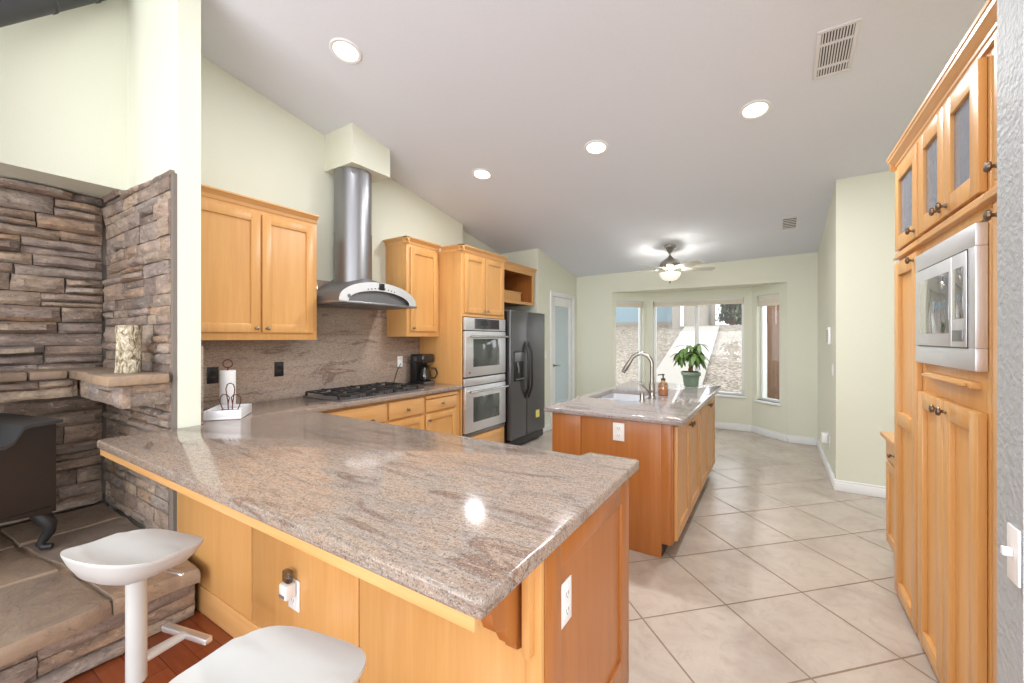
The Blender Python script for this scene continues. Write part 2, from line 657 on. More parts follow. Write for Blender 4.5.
def wallpoly(name, p0, p1, side, t, z0, mat, z1=None, lift=0.0):
    """wall from p0 to p1, thickness t to the `side` (unit xy), top follows the sloped ceiling"""
    b = bmesh.new()
    q0 = (p0[0] + side[0] * t, p0[1] + side[1] * t)
    q1 = (p1[0] + side[0] * t, p1[1] + side[1] * t)
    ring = [p0, p1, q1, q0]
    lo = [b.verts.new((x, y, z0)) for x, y in ring]
    hi = [b.verts.new((x, y, (cz(x, y) + .004 + lift) if z1 is None else z1)) for x, y in ring]
    b.faces.new(lo)
    b.faces.new(hi)
    for i in range(4):
        b.faces.new((lo[i], lo[(i + 1) % 4], hi[(i + 1) % 4], hi[i]))
    bmesh.ops.recalc_face_normals(b, faces=b.faces)
    me = bpy.data.meshes.new(name)
    b.to_mesh(me)
    b.free()
    me.materials.append(mat)
    o = bpy.data.objects.new(name, me)
    COL.objects.link(o)
    return struct(o)


# ------------------------------------------------------------------ large structure
XW = -3.46          # kitchen's cabinet wall
YB = 6.74           # breakfast nook's back wall
struct(MB().prism([(-4.6, .955), (3.2, .955), (3.2, 6.9), (.2, 6.9), (-.25, 7.35), (-1.87, 7.35), (-2.32, 6.9), (-4.6, 6.9)], -.12, 0).build('floor', M['tile'], smooth=0))
struct(MB().box(-4.6, 3.2, -3.6, .955, -.12, -.002).build('floor_wood', M['planks'], smooth=0))


def ceiling(name, pts, lift, extra=0.0):
    b = bmesh.new()
    n = len(pts)
    lo = [b.verts.new((x, y, cz(x, y) + lift)) for x, y in pts]
    hi = [b.verts.new((x, y, cz(x, y) + lift + .15 + extra)) for x, y in pts]
    b.faces.new(lo)
    b.faces.new(hi)
    for i in range(n):
        b.faces.new((lo[i], lo[(i + 1) % n], hi[(i + 1) % n], hi[i]))
    bmesh.ops.recalc_face_normals(b, faces=b.faces)
    me = bpy.data.meshes.new(name)
    b.to_mesh(me)
    b.free()
    me.materials.append(M['ceiling'])
    o = bpy.data.objects.new(name, me)
    COL.objects.link(o)
    struct(o)


UP = .65            # the stove corner's ceiling is higher than the kitchen's
ceiling('ceiling', [(-2.82, -3.6), (3.2, -3.6), (3.2, YB + .16), (-4.6, YB + .16), (-4.6, 1.076), (-2.82, 1.076)], 0, .55)
ceiling('ceiling_living', [(-4.6, -3.6), (-2.82, -3.6), (-2.82, 1.076), (-4.6, 1.076)], UP)
wallpoly('wall_left', (XW, 1.076), (XW, 4.27), (-1, 0), .14, 0, M['wall'])
wallpoly('wall_alcove', (-3.58, 4.27), (-3.58, 5.34), (-1, 0), .14, 0, M['wall'])
# block between the fridge and the pantry door: one face to the camera, one to the room
wallpoly('wall_pantry', (-2.92, 5.34), (-3.6, 5.34), (0, 1), .12, 0, M['wall'])
wallpoly('wall_wing', (-4.05, .965), (-2.82, .965), (0, 1), .111, 0, M['wall'], None, UP)
wallpoly('wall_living', (-3.63, -3.5), (-3.63, .965), (-1, 0), .42, 2.385, M['wall'], None, UP)
wallpoly('wall_fireplace', (-4.0, -3.5), (-4.0, .965), (-1, 0), .12, 0, M['grout'], 2.385)
wallpoly('wall_hall', (.485, 4.85), (.485, YB), (1, 0), .12, 0, M['wall'])
wallpoly('wall_passage', (.605, 4.85), (3.1, 4.85), (0, 1), .12, 0, M['wall'])
wallpoly('wall_right', (1.22, 1.3), (1.22, 3.7), (1, 0), .12, 0, M['wall'])
wallpoly('wall_near', (.439, 1.30), (1.34, 1.30), (0, 1), .12, 0, M['texwall'])
wallpoly('wall_east', (3.1, 1.5), (3.1, 4.97), (1, 0), .12, 0, M['wall'])
wallpoly('wall_door', (-2.92, 5.46), (-2.92, 5.75), (-1, 0), .12, 0, M['wall'])


def panel_wall(name, p0, p1, t, z1, openings, mat):
    """flat wall between two floor points with holes; outward is to the left of p0->p1"""
    p0, p1 = Vector((*p0, 0)), Vector((*p1, 0))
    L = (p1 - p0).length
    d = (p1 - p0) / L
    nrm = Vector((-d.y, d.x, 0))
    mtx = Matrix(((d.x, nrm.x, 0, p0.x), (d.y, nrm.y, 0, p0.y), (0, 0, 1, 0), (0, 0, 0, 1)))
    mb = MB()
    cur = 0
    for s0, s1, z0, zt in openings:
        mb.box(cur, s0, 0, t, 0, z1, mtx=mtx)
        mb.box(s0, s1, 0, t, 0, z0, mtx=mtx)
        mb.box(s0, s1, 0, t, zt, z1, mtx=mtx)
        cur = s1
    mb.box(cur, L, 0, t, 0, z1, mtx=mtx)
    struct(mb.build(name, mat, smooth=0))
    return mtx, L


wallpoly('wall_back_left', (-3.5, YB), (-2.28, YB), (0, 1), .12, 0, M['wall'])
wallpoly('wall_back_right', (.154, YB), (.6, YB), (0, 1), .12, 0, M['wall'])
wallpoly('wall_back_header', (-2.28, YB), (.154, YB), (0, 1), .12, 2.17, M['wall'])
BAY = [(-2.28, YB), (-1.84, 7.2), (-.28, 7.2), (.154, YB)]
struct(MB().prism([(-2.28, YB + .12), (-2.36, YB + .12), (-1.88, 7.34), (-.24, 7.34), (.24, YB + .12), (.154, YB + .12)][::-1], 2.17, 2.3).build('ceiling_bay', M['wall'], smooth=0))


def window(idx, mtx, s0, s1, z0, z1, t, slider):
    root = bpy.data.objects.new('window_%d' % idx, None)
    COL.objects.link(root)
    struct(root)
    f = MB()
    fw = .035
    for a, b in ((s0, s0 + fw), (s1 - fw, s1)):
        f.box(a, b, .06, .11, z0, z1, .004, mtx=mtx)
    f.box(s0 + fw, s1 - fw, .06, .11, z0, z0 + fw, .004, mtx=mtx)
    f.box(s0 + fw, s1 - fw, .06, .11, z1 - fw, z1, .004, mtx=mtx)
    if slider:
        m = (s0 + s1) / 2
        f.box(m - .03, m + .03, .058, .112, z0 + fw, z1 - fw, .004, mtx=mtx)
    f.build('window_frame', M['white'] if not slider else M['white'], root)
    MB().box(s0 + .03, s1 - .03, .082, .087, z0 + .03, z1 - .03, mtx=mtx).build('pane', M['glass'], root, smooth=0)
    MB().box(s0 - .03, s1 + .03, -.035, .06, z0 - .03, z0, .006, mtx=mtx).build('window_sill', M['white'], root)
    return root


def shade(mtx, s0, s1, z0, z1, label):
    o = MB()
    n = 5
    root_p = mtx @ Vector(((s0 + s1) / 2, 0, z0))
    r = thing('window_shade', label, 'window shade', root_p, 'cellular shades drawn up in the bay windows')
    MB(root_p).box(s0 + .005, s1 - .005, .012, .058, z1 - .022, z1 - .002, .004, mtx=mtx).build('headrail', M['white'], r)
    m = MB(root_p)
    h = (z1 - .022 - z0 - .014) / n
    for i in range(n):
        m.box(s0 + .008, s1 - .008, .016, .054, z0 + .014 + i * h + .0005, z0 + .014 + (i + 1) * h - .0005, .004, mtx=mtx)
    m.build('fabric', M['shade'], r)
    MB(root_p).box(s0 + .006, s1 - .006, .016, .054, z0, z0 + .014, .004, mtx=mtx).build('bottom_rail', M['shade'], r)


mt, L = panel_wall('wall_bay_left', BAY[0], BAY[1], .12, 2.2, [(.065, .585, .50, 2.03)], M['wall'])
window(1, mt, .065, .585, .50, 2.03, .12, False)
shade(mt, .065, .585, 1.93, 2.03, 'cream cellular shade rolled up over the left narrow bay window')
mt, L = panel_wall('wall_bay_center', BAY[1], BAY[2], .12, 2.2, [(.11, 1.455, .53, 2.03)], M['wall'])
window(2, mt, .11, 1.455, .53, 2.03, .12, True)
shade(mt, .11, 1.455, 1.935, 2.03, 'long cream cellular shade rolled up over the wide middle bay window')
mt, L = panel_wall('wall_bay_right', BAY[2], BAY[3], .12, 2.2, [(.095, .50, .50, 2.03)], M['wall'])
window(3, mt, .095, .50, .50, 2.03, .12, False)
shade(mt, .095, .50, 1.875, 2.03, 'cream cellular shade rolled up over the right narrow bay window')


def baseboard(name, p0, p1, h=.10, t=.014):
    p0, p1 = Vector((*p0, 0)), Vector((*p1, 0))
    d = (p1 - p0).normalized()
    n = Vector((d.y, -d.x, 0))
    mtx = Matrix(((d.x, n.x, 0, p0.x), (d.y, n.y, 0, p0.y), (0, 0, 1, 0), (0, 0, 0, 1)))
    L = (p1 - p0).length
    m = MB()
    m.box(0, L, 0, t, 0.001, h * .8, .002, mtx=mtx)
    m.box(0, L, 0, t * .6, h * .8, h, .003, mtx=mtx)
    struct(m.build(name, M['white']))


baseboard('baseboard_back_left', (-2.95, YB), BAY[0])
baseboard('baseboard_bay_left', BAY[0], BAY[1])
baseboard('baseboard_bay_center', BAY[1], BAY[2])
baseboard('baseboard_bay_right', BAY[2], BAY[3])
baseboard('baseboard_back_right', BAY[3], (.485, YB))
baseboard('baseboard_hall', (.485, YB), (.485, 4.851))
baseboard('baseboard_passage', (.471, 4.85), (2.6, 4.85))
baseboard('baseboard_pantry', (-2.92, 5.34), (-2.92, 5.715))

# ------------------------------------------------------------------ pantry door with obscured glass
# wall above / beside the door, running a little off the fridge block to the corner
wallpoly('wall_door_header', (-2.92, 5.75), (-2.92, 6.61), (-1, 0), .12, 2.09, M['wall'])
wallpoly('wall_door_end', (-2.92, 6.61), (-2.92, YB), (-1, 0), .12, 0, M['wall'])
d1 = bpy.data.objects.new('door_1', None)
COL.objects.link(d1)
struct(d1)
m = MB()
y0, y1, zt = 5.75, 6.61, 2.09
for a, b in ((y0 + .05, y0 + .17), (y1 - .17, y1 - .05)):
    m.box(-2.965, -2.925, a, b, .01, zt - .03, .003)
m.box(-2.965, -2.925, y0 + .17, y1 - .17, zt - .17, zt - .03, .003)
m.box(-2.965, -2.925, y0 + .17, y1 - .17, .01, .24, .003)
m.build('door_leaf', M['white'], d1)
MB().box(-2.950, -2.940, y0 + .165, y1 - .165, .235, zt - .165).build('door_glass', M['doorglass'], d1, smooth=0)
m = MB()
m.lathe([(.026, 0), (.026, .006), (.012, .01), (.011, .05)], (-2.925, y0 + .105, .98), (1, 0, 0), 16)
m.tube([(-2.875, y0 + .105, .98), (-2.872, y0 + .13, .98), (-2.875, y0 + .23, .975)], .010, 8)
m.build('door_handle', M['nickel'], d1)
m = MB()
m.box(-2.93, -2.903, y0 - .03, y0 + .045, 0, zt + .05, .004)
m.box(-2.93, -2.903, y1 - .045, y1 + .03, 0, zt + .05, .004)
m.box(-2.93, -2.903, y0 + .045, y1 - .045, zt - .025, zt + .05, .004)
struct(m.build('trim_1', M['white']))
# pantry space behind the glass
wallpoly('wall_pantry_inner', (-3.7, 5.46), (-3.7, YB), (-1, 0), .1, 0, M['wall'])

# ------------------------------------------------------------------ granite splash behind the cooktop
struct(MB().box(XW, XW + .02, 1.08, 3.465, .905, 1.44, .002).build('trim_splash', M['splash']))
struct(MB().box(XW, XW + .018, 2.0, 3.03, 1.44, 1.93, .002).build('trim_splash_upper', M['splash']))
struct(MB().box(-3.13, -2.83, 1.0765, 1.092, .905, 1.362, .002).build('trim_splash_return', M['splash']))

# ------------------------------------------------------------------ hood soffit
b = MB()
struct(b.box(XW - .02, -3.066, 2.285, 2.70, 2.925, 3.36).build('trim_soffit', M['wall'], smooth=0))

# ------------------------------------------------------------------ worktop (one L-shaped slab)
def arc(cx, cy, r, a0, a1, n=5):
    return [(cx + r * math.cos(math.radians(a0 + (a1 - a0) * i / n)), cy + r * math.sin(math.radians(a0 + (a1 - a0) * i / n))) for i in range(n + 1)]


cpts = [(-2.83, .938)] + arc(-2.815, .666, .03, 180, 270) + arc(-.488, .653, .016, 270, 360) + arc(-.485, 1.722, .015, 0, 90)
cpts += [(-.69, 1.738), (-.71, 1.665), (-2.78, 1.69), (-2.812, 1.72), (-2.812, 3.466), (XW + .02, 3.466), (XW + .02, 1.094), (-2.815, 1.094), (-2.815, .938)]
wt = MB().prism(cpts, .866, .906, .013, 3, which='both').build('worktop', M['granite'])
tag(wt, 'tan and grey granite worktop running from peninsula to kitchen wall', 'countertop')

# ------------------------------------------------------------------ peninsula cabinet
PO = (-1.66, 1.32, 0)
pen = thing('peninsula_cabinet', 'maple peninsula base cabinet under the large granite worktop by the stools', 'cabinet', PO)
MB(PO).box(-2.80, -.52, .965, 1.655, .0, .838).build('body', M['wood'], pen)
MB(PO).box(-2.81, -.50, .665, 1.66, .839, .8655, .002).build('top_board', M['wood_x'], pen)
for i, (a0, a1) in enumerate(((-2.80, -1.99), (-1.984, -1.247), (-1.241, -.556))):
    slab(pen, '-y', .965, a0, a1, .135 if i < 2 else .001, .838, PO, M['wood'], .011, 'front_panel', .002)
fbox(MB(PO), '-y', .965, -2.80, -1.247, 0, .016, 0.001, .133, .003).build('base_board', M['wood_x'], pen)
fbox(MB(PO), '-y', .965, -.555, -.508, 0, .020, .001, .838, .003).build('corner_post', M['wood'], pen)
# end panel facing the passage
mb = MB(PO)
for a, b_, z0, z1 in ((.966, 1.06, .001, .838), (1.60, 1.70, .001, .838), (1.059, 1.601, .76, .838), (1.059, 1.601, .001, .15)):
    fbox(mb, '+x', -.52, a, b_, 0, .016, z0, z1, .003)
fbox(mb, '+x', -.52, 1.05, 1.61, 0, .006, .14, .77)
mb.build('end_panel', M['wood_shaded'], pen)
MB(PO).box(-.70, -.521, 1.656, 1.70, .001, .838, .003).build('end_post', M['wood_shaded'], pen)
MB(PO).box(-2.81, -.495, .646, .6648, .833, .8655, .002).build('edge_strip', M['wood_x'], pen)
# scalloped corbel under the overhang
prof = [(.0, .838), (.215, .838), (.212, .80), (.195, .775), (.170, .762), (.150, .758), (.148, .735), (.135, .705), (.105, .690), (.085, .686),
        (.082, .66), (.066, .632), (.04, .62), (.036, .60), (.0, .585)]
MB(PO).profile(prof, '-y', -.600, -.565, .954).build('corbel', M['wood_shaded'], pen)
fbox(MB(PO), '-y', .954, -.552, -.528, .0, .035, .585, .838, .003).build('corbel_back', M['wood'], pen)
for a0, a1 in ((-2.18, -1.72), (-1.70, -1.24), (-1.22, -.74)):
    d = shaker(pen, '+y', 1.655, a0, a1, .12, .83, PO, M['wood'])
    knob(d, '+y', 1.675, a1 - .04, .77, PO)

# ------------------------------------------------------------------ kitchen base cabinets along the wall
BO = (-3.15, 2.6, 0)
base = thing('base_cabinet', 'maple base cabinet with drawers below the gas cooktop', 'cabinet', BO)
MB(BO).box(XW + .02, -2.862, 1.70, 3.466, .10, .862).build('body', M['wood'], base)
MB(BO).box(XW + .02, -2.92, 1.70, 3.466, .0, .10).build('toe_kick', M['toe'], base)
FX = -2.862
for a0, a1, kb in ((1.80, 2.465, 2), (2.495, 2.92, 1), (2.95, 3.40, 1)):
    z1 = .842 if kb == 2 else (.842 if a0 < 2.9 else .805)
    d = slab(base, '+x', FX, a0, a1, .69, z1, BO, M['wood_y'], .02, 'drawer')
    if kb == 1:
        knob(d, '+x', FX + .02, (a0 + a1) / 2, .755, BO)
    else:
        knob(d, '+x', FX + .02, a0 + .16, .72, BO)
        knob(d, '+x', FX + .02, a1 - .16, .72, BO)
    if kb == 2:
        for q0, q1, kx in ((a0, (a0 + a1) / 2 - .004, 1), ((a0 + a1) / 2 + .004, a1, 0)):
            dd = shaker(base, '+x', FX, q0, q1, .12, .665, BO, M['wood'])
            knob(dd, '+x', FX + .02, q1 - .035 if kx else q0 + .035, .61, BO)
    else:
        dd = shaker(base, '+x', FX, a0, a1, .12, .665, BO, M['wood'])
        knob(dd, '+x', FX + .02, a0 + .035, .61, BO)
fbox(MB(BO), '+x', FX, 2.95, 3.41, 0, .026, .818, .850, .004).build('pull_out_board', M['wood_y'], base)

# ------------------------------------------------------------------ upper cabinets
def upper(label, y0, y1, z0, z1, doors, ck=True):
    org = (XW + .17, (y0 + y1) / 2, z0)
    r = thing('wall_cabinet', label, 'cabinet', org, None)
    fx = -3.15
    MB(org).box(XW, fx, y0, y1, z0, z1, .002).build('body', M['wood'], r)
    mb = MB(org)
    h, out = .05, .04
    pr = [(-.01, z1 - .012), (.005, z1 - .012), (.008, z1 + h * .25), (.022, z1 + h * .5), (out * .85, z1 + h * .75), (out, z1 + h * .8), (out, z1 + h), (-.01, z1 + h)]
    mb.profile(pr, '+x', y0 - out, y1 - .002, fx)
    mb.profile(pr, '-y', XW + .002, fx + out, y0)
    mb.build('crown', M['wood_y'], r, smooth=25)
    for a0, a1, k in doors:
        d = shaker(r, '+x', fx, a0, a1, z0 + .055, z1 - .045, org, M['wood'], .02, .062)
        knob(d, '+x', fx + .02, a0 + .03 if k < 0 else a1 - .03, z0 + .085, org, r=.013)
    return r


upper('maple wall cabinet with two doors above the paper towels', 1.095, 2.01, 1.395, 2.35, [(1.12, 1.562, 1), (1.577, 1.975, -1)])
upper('single-door maple wall cabinet between the range hood and oven tower', 2.985, 3.468, 1.425, 2.385, [(3.03, 3.425, -1)])

# ------------------------------------------------------------------ oven tower
TO = (-3.15, 3.89, 0)
TX = -2.835
tower = thing('oven_cabinet', 'tall maple cabinet tower holding the double wall oven', 'cabinet', TO)
mb = MB(TO)
mb.box(XW + .002, TX, 3.470, 3.492, 0.08, 2.37, .002)
mb.box(XW + .002, TX, 4.290, 4.312, 0.08, 2.37, .002)
mb.box(XW + .002, TX, 3.492, 4.290, 1.645, 2.37)
mb.box(XW + .002, TX, 3.492, 4.290, 0.08, .325)
mb.box(XW + .002, XW + .02, 3.492, 4.290, .325, 1.645)
mb.build('body', M['wood'], tower)
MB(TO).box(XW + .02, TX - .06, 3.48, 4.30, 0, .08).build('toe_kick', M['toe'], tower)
mb = MB(TO)
z1 = 2.36
pr = [(-.01, z1 - .012), (.005, z1 - .012), (.008, z1 + .012), (.022, z1 + .025), (.034, z1 + .036), (.04, z1 + .04), (.04, z1 + .05), (-.01, z1 + .05)]
mb.profile(pr, '+x', 3.43, 4.345, TX)
mb.profile(pr, '-y', -3.10, TX + .04, 3.47)
mb.build('crown', M['wood_y'], tower, smooth=25)
for a0, a1, k in ((3.515, 3.885, 1), (3.895, 4.27, -1)):
    d = shaker(tower, '+x', TX, a0, a1, 1.685, 2.325, TO, M['wood'], .02, .06)
    knob(d, '+x', TX + .02, a1 - .03 if k > 0 else a0 + .03, 1.715, TO, r=.013)
d = slab(tower, '+x', TX, 3.50, 4.28, .10, .315, TO, M['wood_y'], .018, 'drawer')
knob(d, '+x', TX + .018, 3.89, .21, TO)

# double oven
OO = (-2.84, 3.89, .33)
ov = thing('double_wall_oven', 'stainless double wall oven built into the maple tower', 'oven', OO)
OX = TX + .001
fbox(MB(OO), '+x', OX, 3.497, 4.285, -.5, .004, .335, 1.635).build('cavity', M['black'], ov)
a0, a1 = 3.495, 4.287
cp = fbox(MB(OO), '+x', OX, a0, a1, .004, .032, 1.495, 1.635, .004).build('control_panel', M['steel_light'], ov)
fbox(MB(OO), '+x', OX, a0 + .17, a1 - .14, .032, .034, 1.51, 1.625).build('display', M['display'], cp)
fbox(MB(OO), '+x', OX, a0 + .30, a0 + .42, .034, .0348, 1.545, 1.59).build('screen', M['black'], cp)


def oven_door(z0, z1, wz0, wz1, hz, nm):
    dd = fbox(MB(OO), '+x', OX, a0, a1, .004, .036, z0, z1, .006).build('oven_door', M['steel_light'], ov)
    fbox(MB(OO), '+x', OX, a0 + .14, a1 - .14, .036, .0375, wz0, wz1, .001).build('oven_window', M['ovenglass'], dd)
    mb = MB(OO)
    mb.tube([(OX + .085, a0 + .03, hz), (OX + .085, a1 - .03, hz)], .013, 12)
    for yy in (a0 + .06, a1 - .06):
        mb.tube([(OX + .034, yy, hz), (OX + .085, yy, hz)], .009, 8)
    mb.build('oven_handle', M['chrome'], dd)
    return dd


dd = oven_door(.985, 1.485, 1.09, 1.40, 1.425, 0)
MB(OO).lathe([(.014, 0), (.014, .0015), (.001, .002)], (OX + .036, a0 + .075, 1.03), (1, 0, 0), 16).build('emblem', M['slot'], dd)
fbox(MB(OO), '+x', OX, a0, a1, .004, .03, .885, .968, .004).build('trim_panel', M['steel_light'], ov)
oven_door(.375, .875, .48, .755, .825, 1)
fbox(MB(OO), '+x', OX, a0, a1, .004, .025, .337, .366, .003).build('vent_strip', M['steel'], ov)

# ------------------------------------------------------------------ open cabinet above the fridge
GO = (-3.25, 4.78, 1.885)
og = thing('open_cabinet', 'open maple cabinet box above the black refrigerator', 'cabinet', GO)
mb = MB(GO)
gx, g0, g1 = -2.97, 4.316, 5.28
mb.box(XW - .05, gx, g0, g1, 1.885, 1.91)
mb.box(XW - .05, gx, g0, g1, 2.33, 2.36)
mb.box(XW - .05, gx, g0, g0 + .02, 1.91, 2.33)
mb.box(XW - .05, gx, g1 - .02, g1, 1.91, 2.33)
mb.box(XW - .05, XW - .03, g0 + .02, g1 - .02, 1.91, 2.33)
mb.build('body', M['wood_inside'], og)
mb = MB(GO)
fbox(mb, '+x', gx, g0, g1, 0, .02, 1.875, 1.915, .002)
fbox(mb, '+x', gx, g0, g1, 0, .02, 2.30, 2.37, .002)
fbox(mb, '+x', gx, g0, g0 + .05, 0, .02, 1.915, 2.30, .002)
fbox(mb, '+x', gx, g1 - .05, g1, 0, .02, 1.915, 2.30, .002)
mb.build('face_frame', M['wood'], og)
mb = MB(GO)
pr = [(.0, 2.358), (.025, 2.358), (.03, 2.38), (.045, 2.395), (.05, 2.41), (-.0, 2.41)]
mb.profile(pr, '+x', g0 + .03, g1 + .03, gx)
mb.build('crown', M['wood_y'], og, smooth=25)
WO = (-3.13, 4.70, 1.911)
wb = thing('wooden_tray', 'shallow wooden tray box inside the open cabinet over the refrigerator', 'tray', WO)
mb = MB(WO)
mb.box(-3.40, -3.02, 4.38, 5.02, 1.911, 1.925)
for q in ((-3.40, -3.385, 4.38, 5.02), (-3.035, -3.02, 4.38, 5.02), (-3.385, -3.035, 4.38, 4.395), (-3.385, -3.035, 5.005, 5.02)):
    mb.box(*q, 1.925, 2.035, .002)
mb.build('box', M['wood'], wb)
MB(WO).box(-3.41, -3.01, 4.37, 5.03, 2.035, 2.05, .004).build('lid', M['wood_y'], wb)

# ------------------------------------------------------------------ refrigerator
RO = (-3.1, 4.77, 0)
rf = thing('refrigerator', 'black stainless side-by-side refrigerator next to the oven tower', 'refrigerator', RO)
RX, r0, r1 = -2.83, 4.335, 5.245
MB(RO).box(-3.54, RX, r0 + .005, r1 - .005, .03, 1.75, .006).build('body', M['black'], rf)
ym = r0 + .40
for a, b_, nm in ((r0, ym - .006, 'freezer_door'), (ym + .006, r1, 'fridge_door')):
    d = fbox(MB(RO), '+x', RX, a, b_, .004, .075, .13, 1.755, .018, 4).build(nm, M['fridge'], rf)
    hy = b_ - .035 if nm == 'freezer_door' else a + .035
    mb = MB(RO)
    hx = RX + .075
    mb.tube([(hx - .004, hy, .62), (hx + .012, hy, .66), (hx + .05, hy, .76), (hx + .055, hy, .86), (hx + .055, hy, 1.12), (hx + .05, hy, 1.22),
             (hx + .012, hy, 1.32), (hx - .004, hy, 1.36)], .014, 10)
    mb.build('fridge_handle', M['black'], d)
    if nm == 'freezer_door':
        disp = fbox(MB(RO), '+x', hx, a + .07, b_ - .075, -.001, .008, .86, 1.24, .005).build('dispenser', M['black'], rf)
        fbox(MB(RO), '+x', hx + .008, a + .085, b_ - .09, 0, .003, 1.11, 1.225, .001).build('dispenser_panel', M['steel'], disp)
        mb = MB(RO)
        fbox(mb, '+x', hx + .008, a + .10, b_ - .105, 0, .022, .88, .895, .003)
        mb.tube([(hx + .008, a + .15, 1.1), (hx + .02, a + .16, 1.02), (hx + .014, a + .165, .97)], .012, 8)
        mb.build('dispenser_tray', M['steel_dark'], disp)
    else:
        fbox(MB(RO), '+x', hx, b_ - .27, b_ - .17, 0, .001, .32, .42).build('sticker', M['sticker'], d)
fbox(MB(RO), '+x', RX, r0 + .01, r1 - .01, 0, .05, .03, .125, .006).build('base_grille', M['black'], rf)
for yy in (r0 + .06, r1 - .06):
    MB(RO).box(-2.92, -2.77, yy - .04, yy + .04, 1.752, 1.662, .006).build('hinge_cover', M['steel_light'], rf)
    for xx in (-2.87, -3.45):
        MB(RO).lathe([(.02, 0.001), (.02, .03)], (xx, yy, 0), n=12).build('foot', M['black'], rf)

# ------------------------------------------------------------------ range hood
HO = (-3.2, 2.4, 1.69)
hd = thing('range_hood', 'stainless range hood with round chimney and arched canopy', 'range hood', HO)
yc, hw = 2.455, .415
HB, HF = XW + .018, -2.905


def hood_top(y, x):
    f = (x - HB) / (HF - HB)          # 0 at wall .. 1 at front
    u = (y - yc) / hw
    front = 1.725 + .165 * math.sqrt(max(0, 1 - min(1, abs(u)) ** 2))
    back = 1.78 + .24 * (max(0, 1 - abs(u))) ** 1.3
    k = f ** 1.3
    return front * k + back * (1 - k)


NY = 40


def can_fn(i, j):
    y = yc - hw + 2 * hw * j
    x = HB + (HF - HB) * i
    return Vector((x, y, hood_top(y, x)))


mb = MB(HO)
mb.grid(can_fn, 16, NY)
# side / back skirts down to the rim
mb.grid(lambda i, j: Vector((HB, yc - hw + 2 * hw * i, 1.71 + (hood_top(yc - hw + 2 * hw * i, HB) - 1.71) * j)), NY, 1)
mb.grid(lambda i, j: Vector((HB + (HF - HB) * i, yc - hw, 1.71 + (hood_top(yc - hw, HB + (HF - HB) * i) - 1.71) * j)), 8, 1)
mb.grid(lambda i, j: Vector((HB + (HF - HB) * i, yc + hw, 1.71 + (hood_top(yc + hw, HB + (HF - HB) * i) - 1.71) * j)), 8, 1)
mb.build('canopy', M['steel_dark'], hd)


def band(i, j):
    y = yc - hw + 2 * hw * i
    zt_ = hood_top(y, HF)
    zb = max(1.712, 1.712 + .105 * math.sqrt(max(0, 1 - ((y - yc) / (hw * .80)) ** 2)) if abs(y - yc) < hw * .80 else 1.712)
    return Vector((HF + .006, y, zb + (zt_ - zb) * j))


mb = MB(HO)
mb.grid(band, NY * 2, 2)
mb.grid(lambda i, j: Vector((HF + .006 * j - .0, yc - hw + 2 * hw * i, hood_top(yc - hw + 2 * hw * i, HF))), NY * 2, 1)
bd = mb.build('control_band', M['steel_light'], hd)
MB(HO).box(HF + .006, HF + .009, yc - .025, yc + .035, 1.826, 1.886, .001).build('display', M['black'], bd)
for k in range(9):
    if k == 4:
        continue
    yy = yc + .005 + (k - 4) * .036
    MB(HO).lathe([(.006, 0), (.006, .003)], (HF + .006, yy, 1.846 - abs(k - 4) * .006), (1, 0, 0), 10).build('button', M['slot'], bd)
MB(HO).lathe([(.016, 0), (.016, .002), (.001, .003)], (HF + .006, yc - .325, 1.752), (1, 0, 0), 16).build('emblem', M['slot'], bd)
MB(HO).grid(lambda i, j: Vector((HF - .03, yc - hw * .85 + 2 * hw * .85 * i, 1.71 + .12 * j * math.sqrt(max(.001, 1 - (2 * i - 1) ** 2)))), 40, 2).build('inner_panel', M['steel_dark'], hd)
mb = MB(HO)
mb.box(HB, HF + .012, yc - hw - .01, yc + hw + .01, 1.694, 1.712, .003)
mb.build('rim', M['steel'], hd)
mb = MB(HO)
for k in range(3):
    mb.box(HB + .08, HF - .06, yc - .36 + k * .245, yc - .36 + k * .245 + .23, 1.688, 1.694, .001)
mb.build('filter', M['steel_dark'], hd)
cx, cy_, cr = -3.278, 2.452, .165
MB(HO).lathe([(cr, 1.86), (cr, 2.36)], (cx, cy_, 0), n=40, cap=False).build('chimney', M['steel'], hd)
MB(HO).lathe([(cr - .004, 2.355), (cr - .004, 2.924)], (cx, cy_, 0), n=40, cap=False).build('chimney_sleeve', M['steel'], hd)

# ------------------------------------------------------------------ cooktop
KO = (-3.13, 2.5, .906)
ck = thing('gas_cooktop', 'stainless gas cooktop with black cast iron grates in the worktop', 'cooktop', KO)
MB(KO).box(-3.40, -2.865, 2.04, 2.95, .9065, .918, .004).build('cooktop_surface', M['steel'], ck)
for yk in (2.195, 2.49, 2.785):
    mb = MB(KO)
    z = .958
    w_ = .138
    for yy in (yk - w_, yk + w_):
        mb.box(-3.37, -2.93, yy - .006, yy + .006, z - .012, z, .002)
    for xx in (-3.37, -3.15, -2.93):
        mb.box(xx - .006, xx + .006, yk - w_, yk + w_, z - .012, z, .002)
    for xx in (-3.26, -3.04):
        for a in range(4):
            dx, dy = math.cos(a * PI / 2), math.sin(a * PI / 2)
            mb.box(min(xx + dx * .03, xx + dx * .105) - .005 * abs(dy), max(xx + dx * .03, xx + dx * .105) + .005 * abs(dy),
                   min(yk + dy * .03, yk + dy * .115) - .005 * abs(dx), max(yk + dy * .03, yk + dy * .115) + .005 * abs(dx), z - .010, z + .008, .002)
    for xx in (-3.37, -2.93):
        for yy in (yk - w_, yk + w_):
            mb.box(xx - .008, xx + .008, yy - .008, yy + .008, .918, z - .008, .002)
    mb.build('grate', M['iron'], ck)
    for xx in (-3.26, -3.04):
        MB(KO).lathe([(.045, .918), (.045, .926), (.034, .928), (.034, .938), (.03, .942), (.001, .942)], (xx, yk, 0), n=20).build('burner', M['iron'], ck)
